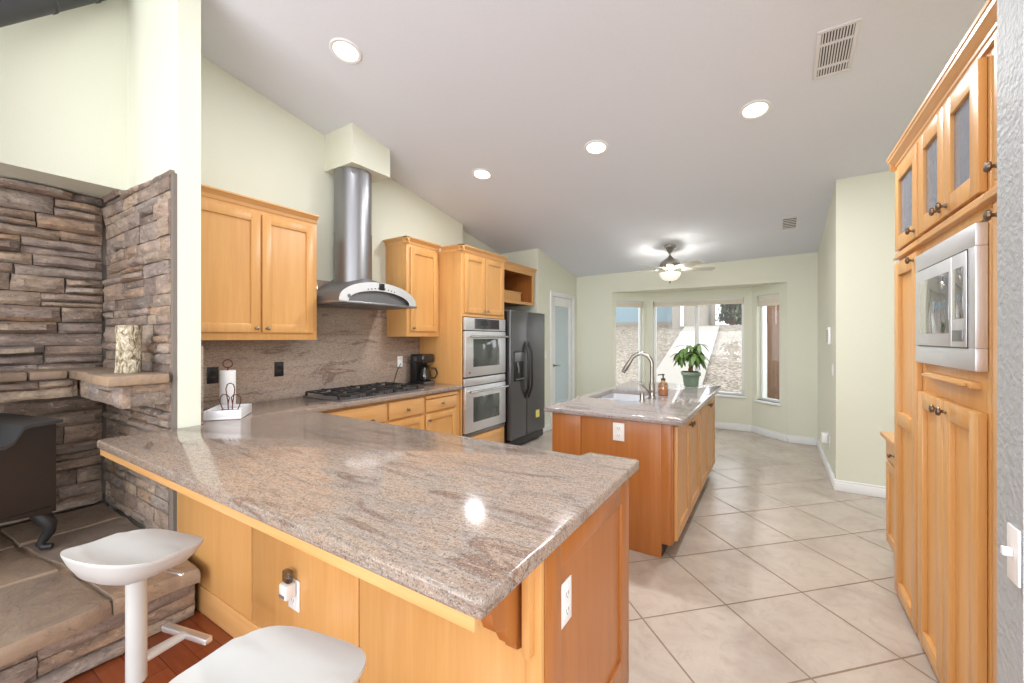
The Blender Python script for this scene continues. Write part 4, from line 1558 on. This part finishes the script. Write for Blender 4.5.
# ------------------------------------------------------------------ stonework
def stone(mb, O, ax, up, nrm, a0, a1, z0, z1, depth, seed):
    """one split-face ledge stone"""
    rnd = random.Random(seed)
    nx = max(3, int((a1 - a0) / .045))
    nz = 4
    b = bmesh.new()
    off = Vector((rnd.uniform(0, 50), rnd.uniform(0, 50), rnd.uniform(0, 50)))
    tilt = rnd.uniform(-.05, .05)
    V = []
    for i in range(nx + 1):
        col_ = []
        for j in range(nz + 1):
            u, v = i / nx, j / nz
            ed = min(u * (a1 - a0), (1 - u) * (a1 - a0), v * (z1 - z0), (1 - v) * (z1 - z0))
            rim = 1 - max(0, 1 - ed / .014) ** 2
            a = a0 + (a1 - a0) * u
            z = z0 + (z1 - z0) * v
            nz_ = noise.noise(Vector((a * 9, z * 16, 0)) + off) * .5 + noise.noise(Vector((a * 28, z * 40, 5)) + off) * .25
            wob = noise.noise(Vector((a * 12, 3, 7)) + off) * .006
            if i in (0, nx):
                a += noise.noise(Vector((z * 20, 9, i)) + off) * .008
            p = O + ax * a + up * (z + wob + tilt * (a - (a0 + a1) / 2) * .3) + nrm * (depth * (.55 + .45 * rim) + nz_ * .03 * rim)
            col_.append(b.verts.new(p))
        V.append(col_)
    for i in range(nx):
        for j in range(nz):
            b.faces.new((V[i][j], V[i + 1][j], V[i + 1][j + 1], V[i][j + 1]))
    rimv = [V[i][0] for i in range(nx + 1)] + [V[nx][j] for j in range(1, nz + 1)] + [V[i][nz] for i in range(nx - 1, -1, -1)] + [V[0][j] for j in range(nz - 1, 0, -1)]
    bk = []
    for v in rimv:
        d_ = (v.co - O).dot(nrm)
        bk.append(b.verts.new(v.co - nrm * (d_ + .01)))
    n = len(rimv)
    for i in range(n):
        b.faces.new((rimv[(i + 1) % n], rimv[i], bk[i], bk[(i + 1) % n]))
    bmesh.ops.recalc_face_normals(b, faces=b.faces)
    mb._add(b)


def ledge_wall(mb, O, ax, nrm, a0, a1, z0, z1, seed, dmin=.02, dmax=.06, hmin=.035, hmax=.105, lmin=.12, lmax=.45, top=None):
    rnd = random.Random(seed)
    z = z0
    up = Vector((0, 0, 1))
    k = 0
    ax, nrm, O = Vector(ax), Vector(nrm), Vector(O)
    while z < z1 - .01:
        h = min(rnd.uniform(hmin, hmax), z1 - z)
        if z1 - z - h < hmin:
            h = z1 - z
        a = a0 - rnd.uniform(0, .1)
        a = a0
        while a < a1 - .01:
            ln = rnd.uniform(lmin, lmax)
            if a1 - (a + ln) < lmin * .7:
                ln = a1 - a
            zt_ = z + h
            if not (top and z + h * .5 > top((a + ln / 2))):
                k += 1
                if h > .075 and rnd.random() < .35:
                    hs = h * rnd.uniform(.38, .62)
                    stone(mb, O, ax, up, nrm, a + .003, a + ln - .003, z + .002, z + hs - .002, rnd.uniform(dmin, dmax), seed * 1000 + k * 2)
                    stone(mb, O, ax, up, nrm, a + .003, a + ln - .003, z + hs + .002, zt_ - .002, rnd.uniform(dmin, dmax), seed * 1000 + k * 2 + 1)
                else:
                    stone(mb, O, ax, up, nrm, a + .003, a + ln - .003, z + .002, zt_ - .002, rnd.uniform(dmin, dmax), seed * 1000 + k * 2)
            a += ln
        z += h


HZT = .28     # hearth top
mb = MB()
ledge_wall(mb, (-4.0, 0, 0), (0, 1, 0), (1, 0, 0), -1.6, .925, HZT - .02, 1.10, 11, .03, .09, .05, .12, .16, .5)
ledge_wall(mb, (-4.0, 0, 0), (0, 1, 0), (1, 0, 0), -1.6, .925, 1.10, 2.385, 12, .03, .10, .05, .12, .18, .5)
struct(mb.build('wall_stone_left', M['stone']))
mb = MB()
ledge_wall(mb, (0, .95, 0), (1, 0, 0), (0, -1, 0), -3.95, -2.875, HZT - .02, .84, 13, .012, .03, .04, .11, .10, .28)
ledge_wall(mb, (0, .95, 0), (1, 0, 0), (0, -1, 0), -3.95, -2.855, .86, 2.42, 14, .012, .045, .035, .12, .12, .36,
           top=lambda a: 2.41 - .085 * (a + 3.95) / 1.1)
struct(mb.build('wall_stone_back', M['stone']))
struct(MB().box(-3.95, -2.826, .946, .9645, HZT, 2.33).build('trim_mortar', M['grout'], smooth=0))

# mantel ledge: flat cap stones on a course of corbel stones, L-shaped
o = (-3.4, .8, 1.06)
mt_ = thing('stone_mantel', 'L-shaped stone mantel ledge around the stove corner', 'mantel', o)
mb = MB(o)
random.seed(3)
ya = -1.5
while ya < .66:
    ln = random.uniform(.28, .42)
    mb.box(-3.90, -3.60 + random.uniform(-.015, .015), ya + .003, min(ya + ln, .69) - .003, 1.165, 1.215, .012, 2)
    ya += ln
xs = [-3.90, -3.62, -3.19, -2.80]
for a, b_ in zip(xs, xs[1:]):
    yf = .69 + random.uniform(-.012, .012) - (.02 if b_ > -2.9 else 0)
    mb.box(a + .003, b_ - .003, yf, .925, 1.163, 1.215 + random.uniform(-.004, .004), .012, 2)
mb.build('cap_stone', M['flag'], mt_)
mb = MB(o)
ledge_wall(mb, (-3.68, 0, 0), (0, 1, 0), (1, 0, 0), -1.5, .72, 1.045, 1.160, 21, .02, .05, .05, .115, .2, .45)
ledge_wall(mb, (0, .76, 0), (1, 0, 0), (0, -1, 0), -3.62, -2.84, 1.045, 1.160, 22, .02, .045, .045, .115, .16, .32)
ledge_wall(mb, (-2.86, 0, 0), (0, 1, 0), (1, 0, 0), .735, .93, 1.045, 1.160, 23, .01, .02, .045, .07, .12, .2)
mb.box(-3.88, -3.67, -1.5, .74, 1.05, 1.162)
mb.box(-3.70, -2.855, .755, .94, 1.05, 1.162)
mb.build('corbel_stone', M['stone'], mt_)

# hearth
o = (-3.2, -.1, 0)
hh = thing('hearth', 'raised flagstone hearth under the black stove', 'hearth', o)
mb = MB(o)
mb.box(-3.90, -2.50, -1.6, .925, 0, .215)
mb.build('core', M['grout'], hh)
mb = MB(o)
ledge_wall(mb, (-2.50, 0, 0), (0, 1, 0), (1, 0, 0), -1.6, .925, .0, .215, 31, .02, .06, .055, .11, .2, .55)
mb.build('riser_stone', M['stone'], hh)
mb = MB(o)
rnd = random.Random(8)


def slabstone(poly, z0, z1, seed):
    b = bmesh.new()
    n = len(poly)
    c = Vector((sum(p[0] for p in poly) / n, sum(p[1] for p in poly) / n, 0))
    # subdivided outline with wobble
    out = []
    for i in range(n):
        p, q = Vector((*poly[i], 0)), Vector((*poly[(i + 1) % n], 0))
        k = max(2, int((q - p).length / .06))
        for j in range(k):
            out.append(p.lerp(q, j / k))
    out = [p + Vector((noise.noise(p * 7 + Vector((seed, 0, 0))), noise.noise(p * 7 + Vector((0, seed, 3))), 0)) * .02 for p in out]
    rings = []
    for f, z in ((1.0, z0), (1.012, z0 + (z1 - z0) * .35), (1.005, z0 + (z1 - z0) * .75), (.975, z1 - .003), (.8, z1), (.5, z1), (.2, z1)):
        rings.append([b.verts.new((c.x + (p.x - c.x) * f, c.y + (p.y - c.y) * f,
                                   z + (noise.noise(Vector((p.x * f * 5, p.y * f * 5, seed))) * .008 if z > z0 else 0))) for p in out])
    m_ = len(out)
    for r1_, r2_ in zip(rings, rings[1:]):
        for i in range(m_):
            b.faces.new((r1_[i], r1_[(i + 1) % m_], r2_[(i + 1) % m_], r2_[i]))
    b.faces.new(rings[-1])
    b.faces.new(list(reversed(rings[0])))
    bmesh.ops.recalc_face_normals(b, faces=b.faces)
    mb._add(b)


xe = [-3.90, -3.42, -2.93, -2.385]
gy = [-1.6, -1.15, -.72, -.28, .10, .52, .918]
node = {}
for i, x in enumerate(xe):
    for j, y in enumerate(gy):
        jx = rnd.uniform(-.09, .09) if 0 < i < 3 else (rnd.uniform(-.03, .03) if i == 3 else 0)
        jy = rnd.uniform(-.09, .09) if 0 < j < 6 else 0
        node[i, j] = (x + jx, y + jy)
for i in range(3):
    for j in range(6):
        q = [node[i, j], node[i + 1, j], node[i + 1, j + 1], node[i, j + 1]]
        cxx = sum(p[0] for p in q) / 4
        cyy = sum(p[1] for p in q) / 4
        q = [(cxx + (p[0] - cxx) * .965, cyy + (p[1] - cyy) * .965) for p in q]
        slabstone(q, .21, HZT, i * 10 + j)
mb.box(-3.90, -2.45, -1.6, .918, .20, .262)
mb.build('flagstone_top', M['flag'], hh)

# birch log on the mantel
o = (-3.035, .815, 1.216)
lg = thing('birch_log', 'upright birch log standing on the stone mantel', 'log', o)
mb = MB(o)


def logf(i, j):
    a_ = 2 * PI * i
    rr = .055 + .006 * noise.noise(Vector((math.cos(a_) * 2, math.sin(a_) * 2, j * 3)))
    return Vector((-3.035 + rr * math.cos(a_), .815 + rr * math.sin(a_), 1.2175 + .262 * j))


mb.grid(logf, 28, 10, True)
mb.build('bark', M['birch'], lg)
MB(o).lathe([(.001, 1.474), (.052, 1.4795), (.054, 1.474)], (-3.035, .815, 0), n=24).build('end_grain', M['wood'], lg)

# ------------------------------------------------------------------ wood stove
SOo = (-3.0, .14, HZT)
sv = thing('wood_stove', 'black iron wood stove with curved legs on the stone hearth', 'stove', SOo)
ang = math.atan2(.97, -.235)         # long side direction
tm = Matrix.Translation((-3.245, .575, 0)) @ Matrix.Rotation(ang, 4, 'Z')   # local x runs to the far corner; body lies at x<0, y>0
SL, SW = .64, .55


def sprof(mb, pts, y0_, y1_):
    """profile in the stove's local x-z plane extruded across its width"""
    b = bmesh.new()
    A = [b.verts.new((x, y0_, z)) for x, z in pts]
    B = [b.verts.new((x, y1_, z)) for x, z in pts]
    n = len(pts)
    b.faces.new(A)
    b.faces.new(list(reversed(B)))
    for i in range(n):
        b.faces.new((A[i], B[i], B[(i + 1) % n], A[(i + 1) % n]))
    bmesh.ops.recalc_face_normals(b, faces=b.faces)
    mb._add(b, tm)
    return mb


top_line = [(.0, .955), (-.10, .952), (-.125, .945), (-.16, .88), (-.19, .862), (-SL, .858)]
arch = [(-SL + SL * k / 12, .487 + .028 * math.sin(PI * k / 12)) for k in range(13)]
sprof(MB(SOo), top_line + arch, 0, SW).build('body', M['stove'], sv)
ov_ = [(.02, .9555)] + [(x, z + .0005) for x, z in top_line[:-1]] + [(-SL - .02, .8585)]
tp = sprof(MB(SOo), ov_ + [(x, z + .018) for x, z in reversed(ov_)], -.018, SW + .018).build('top_plate', M['stovetop'], sv)
MB(SOo).box(-SL + .06, -.24, .07, SW - .07, .877, .890, .004, mtx=tm).build('top_lid', M['stovetop'], tp)
for ysd in (-.010, SW):
    sprof(MB(SOo), [(-.02, .50), (-.02, .52), (-SL + .02, .52), (-SL + .02, .50)] + [(x * .94 - .02, z - .004) for x, z in arch], ysd, ysd + .010).build('apron', M['stove'], sv)
for lx, ly, sx_, sy_ in ((-.05, .05, 1, -1), (-SL + .05, .05, -1, -1), (-.05, SW - .05, 1, 1), (-SL + .05, SW - .05, -1, 1)):
    pts = []
    for q, z in ((0, .49), (.02, .455), (.04, .42), (.04, .385), (.02, .345), (.008, .32), (.02, .304), (.05, .303)):
        pts.append(tm @ Vector((lx + sx_ * q * .8, ly + sy_ * q * .8, z)))
    MB(SOo).tube(pts, [.034, .036, .032, .026, .021, .018, .018, .014], 12).build('leg', M['iron'], sv)
dr = MB(SOo).box(-SL - .018, -SL - .001, .08, SW - .08, .54, .84, .005, mtx=tm).build('fire_door', M['iron'], sv)
MB(SOo).box(-SL - .021, -SL - .018, .13, SW - .13, .59, .79, .001, mtx=tm).build('fire_glass', M['darkglass'], dr)
cpt = Vector((-3.40, .20, 0))
MB(SOo).lathe([(.10, .8765), (.09, .90), (.084, .905), (.084, 1.03)], (cpt.x, cpt.y, 0), n=24).build('flue_collar', M['iron'], sv)
# flue pipe: up, elbow, slanted run towards the corner
o = (cpt.x, cpt.y, 1.0)
fp = thing('stove_pipe', 'black stove pipe slanting up into the corner above the stove', 'pipe', o)
R_ = .076
pA = Vector((cpt.x, cpt.y, 1.031))
pB = Vector((cpt.x, cpt.y, 2.78))
pC = Vector((cpt.x - .01, cpt.y + .03, 2.955))
pD = Vector((-3.54, .84, 3.635))
MB(o).tube([pA, pB], R_, 24).build('upright', M['pipe'], fp)
MB(o).tube([pB, pB + Vector((-.004, .006, .06)), pC - Vector((-.004, .006, .02)), pC + (pD - pC) * .06], R_ + .003, 24).build('elbow', M['pipe'], fp)
pE = pC + (pD - pC) * 1.02
MB(o).tube([pC + (pD - pC) * .05, pE], R_ - .002, 24).build('run', M['pipe'], fp)
for k in (.55, .86):
    mb = MB(o)
    q = pC + (pD - pC) * k
    dv = (pD - pC).normalized()
    mb.tube([q - dv * .012, q - dv * .006, q + dv * .006, q + dv * .012], [R_ - .001, R_ + .003, R_ + .003, R_ - .001], 24)
    mb.build('seam_ring', M['pipe'], fp)

# ------------------------------------------------------------------ bar stools
def make_stool():
    r = thing('bar_stool', 'white plastic bar stool standing nearest the stone hearth', 'bar stool', (0, 0, 0), 'white stools along the peninsula')
    hx_, hy_ = .172, .155
    n, m_ = 48, 14

    def rim(a):
        c_, s_ = math.cos(a), math.sin(a)
        e = 2 / 3.0
        return hx_ * math.copysign(abs(c_) ** e, c_), hy_ * math.copysign(abs(s_) ** e, s_)

    def zt_(x, y):
        bk = max(0.0, (-y - .02) / .15)
        z = .695 + .055 * bk ** 1.8
        z += .018 * (abs(x) / hx_) ** 2.2 * (1 if y < .05 else .6)
        fr_ = max(0.0, (y - .06) / .11)
        return z - .014 * fr_ ** 2

    b = bmesh.new()
    top, bot = [], []
    for j in range(1, m_ + 1):
        f = j / m_
        top.append([b.verts.new((rim(2 * PI * i / n)[0] * f, rim(2 * PI * i / n)[1] * f, zt_(rim(2 * PI * i / n)[0] * f, rim(2 * PI * i / n)[1] * f))) for i in range(n)])
    for f, dz in ((1.004, -.006), (.985, -.014), (.93, -.03), (.80, -.050), (.55, -.062), (.3, -.066)):
        ring = []
        for i in range(n):
            x, y = rim(2 * PI * i / n)
            zz = zt_(x * f, y * f)
            zb = .695 + (zz - .695) * (1 if f > .95 else max(0, (f - .5) / .45) ** 1.5)
            ring.append(b.verts.new((x * f, y * f, zb + dz)))
        bot.append(ring)
    rings = top + bot
    for r1_, r2_ in zip(rings, rings[1:]):
        for i in range(n):
            b.faces.new((r1_[i], r1_[(i + 1) % n], r2_[(i + 1) % n], r2_[i]))
    b.faces.new(rings[0])
    b.faces.new(rings[-1])
    bmesh.ops.recalc_face_normals(b, faces=b.faces)
    mb = MB()
    mb._add(b)
    mb.build('seat', M['stoolwhite'], r, smooth=50)
    MB().lathe([(.05, .637), (.05, .628), (.028, .622), (.028, .264), (.025, .258)], n=24).build('column_sleeve', M['stoolwhite'], r)
    MB().lathe([(.021, .264), (.021, .02)], n=20).build('column', M['chrome'], r)
    MB().lathe([(.205, 0.0), (.205, .008), (.19, .014), (.06, .028), (.03, .045)], n=40).build('base', M['chrome'], r)
    mb = MB()
    mb.tube([(0, .02, .32), (-.006, .09, .312), (-.01, .155, .305)], [.018, .016, .015], 10)
    ft = mb.build('footrest_arm', M['stoolwhite'], r)
    MB().box(-.125, .11, .150, .178, .294, .317, .005).build('footrest_bar', M['steel_light'], ft)
    MB().tube([(.03, .02, .633), (.10, .04, .625), (.145, .05, .615)], [.005, .005, .006], 8).build('height_lever', M['chrome'], r)
    return r


st = make_stool()
st.location = (-1.81, .505, 0)
st.rotation_euler = (0, 0, math.radians(14))
dup(st, (-.885, .465, 0), 'white plastic bar stool nearest the peninsula corner by the aisle', None, math.radians(12))

# ------------------------------------------------------------------ ceiling fixtures
slope = Vector((.0187, -.178, -1)).normalized()     # down normal of the ceiling
rotc = Vector((0, 0, -1)).rotation_difference(slope).to_matrix().to_4x4()


def ceil_at(x, y):
    return Matrix.Translation((x, y, cz(x, y))) @ rotc


def make_can():
    r = thing('recessed_light', '', 'ceiling light', (0, 0, 0), 'recessed ceiling lights')
    MB().lathe([(.105, 0.0), (.105, -.004), (.098, -.008), (.082, -.006), (.08, -.001)], n=36, cap=False).build('trim_ring', M['white'], r)
    MB().lathe([(.001, -.003), (.08, -.003), (.081, -.0005)], n=36, cap=False).build('lens', M['lamp'], r)
    return r


def lamp_at(x, y, watts, size=.15):
    ld = bpy.data.lights.new('can_or_fill_lamp', 'AREA')
    ld.shape = 'DISK'
    ld.size = size
    ld.energy = watts
    ld.color = (.97, .98, 1)
    lo = bpy.data.objects.new('can_or_fill_lamp', ld)
    COL.objects.link(lo)
    lo.matrix_world = ceil_at(x, y) @ Matrix.Translation((0, 0, -.012))
    return lo


can = None
cans = [(-2.465, 1.785, 'recessed ceiling light nearest the left wall, high above the peninsula'), (-2.507, 3.40, 'recessed ceiling light above the aisle beside the range hood'),
        (-1.32, 3.475, 'recessed ceiling light over the front of the sink island'), (-.118, 3.545, 'recessed ceiling light between the island and the right cabinets')]
for x, y, lb in cans:
    if can is None:
        can = make_can()
        r = can
    else:
        r = dup(can, (0, 0, 0), lb)
    r['label'] = lb
    r.rotation_mode = 'QUATERNION'
    r.rotation_quaternion = rotc.to_quaternion()
    r.location = (x, y, cz(x, y) - .0005)
    lamp_at(x, y, CAN_W * (.9 if x < -2 else 4.0))
for x, y in ((-.9, -1.6), (.5, -.9), (.9, .5), (-.1, 1.6)):  # added fill lamps without fixtures, out of view, to brighten the room
    lamp_at(x, y, CAN_W * 1.1)


def vent(label, x, y, wx, wy, n, cross):
    r = thing('ceiling_vent', label, 'vent', (0, 0, 0))
    r.rotation_mode = 'QUATERNION'
    r.rotation_quaternion = rotc.to_quaternion()
    r.location = (x, y, cz(x, y))
    mb = MB()
    f = .022
    for q in ((-wx, wx, -wy, -wy + f), (-wx, wx, wy - f, wy), (-wx, -wx + f, -wy + f, wy - f), (wx - f, wx, -wy + f, wy - f)):
        mb.box(*q, -.010, -.0005, .003)
    if cross:
        mb.box(-wx + f, wx - f, -wy * .42 - .008, -wy * .42 + .008, -.009, -.0005)
        mb.box(-wx + f, wx - f, wy * .52 - .008, wy * .52 + .008, -.009, -.0005)
    mb.build('vent_frame', M['vent'], r)
    MB().box(-wx + .01, wx - .01, -wy + .01, wy - .01, -.0012, -.0004).build('vent_duct', M['vent_dark'], r)
    mb = MB()
    for k in range(n):
        if cross:
            xx = -wx + f + (2 * wx - 2 * f) * (k + .5) / n
            mb.box(xx - .0035, xx + .0035, -wy + f, wy - f, -.008, -.0015)
        else:
            yy = -wy + f + (2 * wy - 2 * f) * (k + .5) / n
            mb.box(-wx + f, wx - f, yy - .008, yy + .005, -.008, -.0015)
    mb.build('louver', M['vent'], r)


vent('large white slatted ceiling vent close to the right tall cabinets', .315, 3.20, .10, .205, 11, True)
vent('small white ceiling vent near the hall wall beyond the fan', .15, 5.68, .085, .185, 7, False)

# ceiling fan
FX_, FY_ = -1.19, 5.89
zc = cz(FX_, FY_)
o = (FX_, FY_, zc)
fn = thing('ceiling_fan', 'brushed nickel ceiling fan with pale blades and bowl light', 'ceiling fan', o)
MB(o).lathe([(.075, zc + .004), (.075, zc - .022), (.055, zc - .035), (.03, zc - .085), (.022, zc - .095)], (FX_, FY_, 0), n=28).build('canopy', M['nickel'], fn)
MB(o).lathe([(.012, zc - .09), (.012, 2.50)], (FX_, FY_, 0), n=12).build('downrod', M['nickel'], fn)
MB(o).lathe([(.02, 2.52), (.035, 2.50), (.07, 2.475), (.115, 2.445), (.13, 2.415), (.13, 2.385), (.11, 2.36), (.085, 2.345), (.06, 2.335)], (FX_, FY_, 0), n=32).build('motor_housing', M['nickel'], fn)
for k in range(5):
    a_ = math.radians(30 + 72 * k)
    mtx = Matrix.Translation((FX_, FY_, 2.345)) @ Matrix.Rotation(a_, 4, 'Z') @ Matrix.Rotation(math.radians(-13), 4, 'X')
    mb = MB(o)
    mb.prism([(.17, -.050), (.30, -.062), (.50, -.066), (.57, -.060), (.59, -.035), (.59, .035), (.57, .060), (.50, .066), (.30, .062), (.17, .050)], -.004, .004, .002, 1, mtx=mtx, which='both')
    bl = mb.build('blade', M['blade'], fn)
    mb = MB(o)
    mb.prism([(.08, -.022), (.14, -.016), (.22, -.034), (.22, .034), (.14, .016), (.08, .022)], .004, .011, .001, 1, mtx=mtx)
    mb.build('blade_bracket', M['nickel'], bl)
MB(o).lathe([(.05, 2.335), (.05, 2.31), (.06, 2.30), (.06, 2.285)], (FX_, FY_, 0), n=28).build('light_fitter', M['nickel'], fn)
bw = MB(o).lathe([(.135, 2.29), (.138, 2.28), (.125, 2.235), (.09, 2.20), (.04, 2.182), (.012, 2.18)], (FX_, FY_, 0), n=32, cap=False).build('bowl_shade', M['bowl'], fn)
MB(o).lathe([(.014, 2.183), (.012, 2.165), (.006, 2.158), (.007, 2.15), (.001, 2.145)], (FX_, FY_, 0), n=14).build('finial', M['nickel'], bw)
for a_ in (0, 2.1, 4.2):
    ld = bpy.data.lights.new('fan_bulb', 'POINT')
    ld.energy = FAN_W / 3
    ld.shadow_soft_size = .03
    ld.color = (1, .96, .9)
    lo = bpy.data.objects.new('fan_bulb', ld)
    COL.objects.link(lo)
    lo.location = (FX_ + .10 * math.cos(a_), FY_ + .10 * math.sin(a_), 2.255)

# ------------------------------------------------------------------ outside the bay
def gz(y):
    return -.12 + min(max(0, y - 8.6), 9.2) * .225


mb = MB()
mb.grid(lambda i, j: Vector((-26 + 44 * i, 6.9 + 36 * j, gz(6.9 + 36 * j) - .02 + .10 * noise.noise(Vector((i * 20, j * 18, 0))) * min(1, j * 8))), 60, 60)
struct(mb.build('ground_gravel', M['gravel']))
struct(MB().grid(lambda i, j: Vector((-30 + 60 * i, -26 + 26 * j - 1.0, -.14)), 2, 2).build('ground_yard', M['concrete'], smooth=0))
mb = MB()


def pathf(i, j):
    y = 7.6 + 9.4 * j
    xc = -1.85 - .45 * j
    return Vector((xc - .6 + 1.2 * i, y, gz(y) + .09))


mb.grid(pathf, 4, 24)
struct(mb.build('path', M['concrete'], smooth=60))
o = (-2.7, 19, 2.0)
hs = thing('shed_building', 'beige stucco outbuilding at the top of the gravel yard', 'building', o)
MB(o).box(-3.36, -2.25, 17.0, 21, 1.3, 5.2).build('wall', M['stucco'], hs)
mb = MB(o)
mb.box(-3.5, -1.9, 16.8, 21.3, 5.2, 5.4)
mb.build('roof', M['white'], hs)
MB(o).box(-3.05, -2.92, 16.93, 17.0, 1.85, 3.7, .02).build('downspout', M['white'], hs)
o = (-14, 19, 2)
hb = thing('blue_building', 'pale blue building beyond the gravel yard at the left', 'building', o)
MB(o).box(-22, -3.6, 18.2, 22, 1.5, 5.6).build('wall', M['bluewall'], hb)
MB(o).box(-22.2, -3.55, 17.9, 22.2, 5.6, 5.8).build('roof', M['white'], hb)
MB(o).box(-22, -3.6, 18.13, 18.2, 1.5, 2.10).build('foundation', M['stucco'], hb)


def bush(x, y, rr, hgt, seed, label):
    z0_ = gz(y) - .05
    o = (x, y, z0_)
    r = thing('desert_bush', label, 'bush', o)
    rnd = random.Random(seed)
    fol = MB(o)
    br = MB(o)
    for k in range(26):
        a_ = rnd.uniform(0, 2 * PI)
        e = rnd.uniform(.25, 1.4)
        L_ = rnd.uniform(.6, 1)
        tip = Vector((x + rr * L_ * math.cos(a_) * math.cos(e), y + rr * L_ * math.sin(a_) * math.cos(e), z0_ + hgt * L_ * math.sin(e)))
        br.tube([(x, y, z0_), Vector((x, y, z0_)).lerp(tip, .5) + Vector((0, 0, .05)), tip], [.03, .02, .01], 5)
        for q in range(9):
            c = tip + Vector((rnd.gauss(0, .2), rnd.gauss(0, .2), rnd.gauss(0, .14))) * rr * .7
            for w_ in range(7):
                dl = Vector((rnd.gauss(0, 1), rnd.gauss(0, 1), rnd.gauss(.2, .8)))
                leaf(fol, c, dl, rnd.uniform(.12, .24), rnd.uniform(.03, .05), .03)
    fol.build('foliage', M['bush'], r, smooth=0)
    br.build('branch', M['bark'], r)


bush(-1.45, 18.9, .5, 1.25, 1, 'wide grey-green desert bush on the slope behind the middle window')
bush(-.75, 20.6, .75, 1.35, 2, 'taller desert bush at the right edge of the middle window view')
bush(-1.3, 24.5, 1.3, 2.0, 3, 'desert bush higher on the slope behind the other two bushes')
o = (.8, 9.6, 0)
fe = thing('wooden_fence', 'brown wooden fence panel outside the right narrow bay window', 'fence', o)
mb = MB(o)
for k in range(12):
    xx = -.11 + k * .145
    mb.box(xx, xx + .142, 9.6, 9.62, gz(9.6) + .0, 2.06, .003)
mb.build('boards', M['fence'], fe)
MB(o).box(-.21, -.12, 9.56, 9.68, gz(9.6) - .05, 2.12, .006).build('post', M['white'], fe)
mb = MB(o)
mb.box(-.11, 1.63, 9.62, 9.66, .3, .38)
mb.box(-.11, 1.63, 9.62, 9.66, 1.6, 1.68)
mb.build('rail', M['fence'], fe)
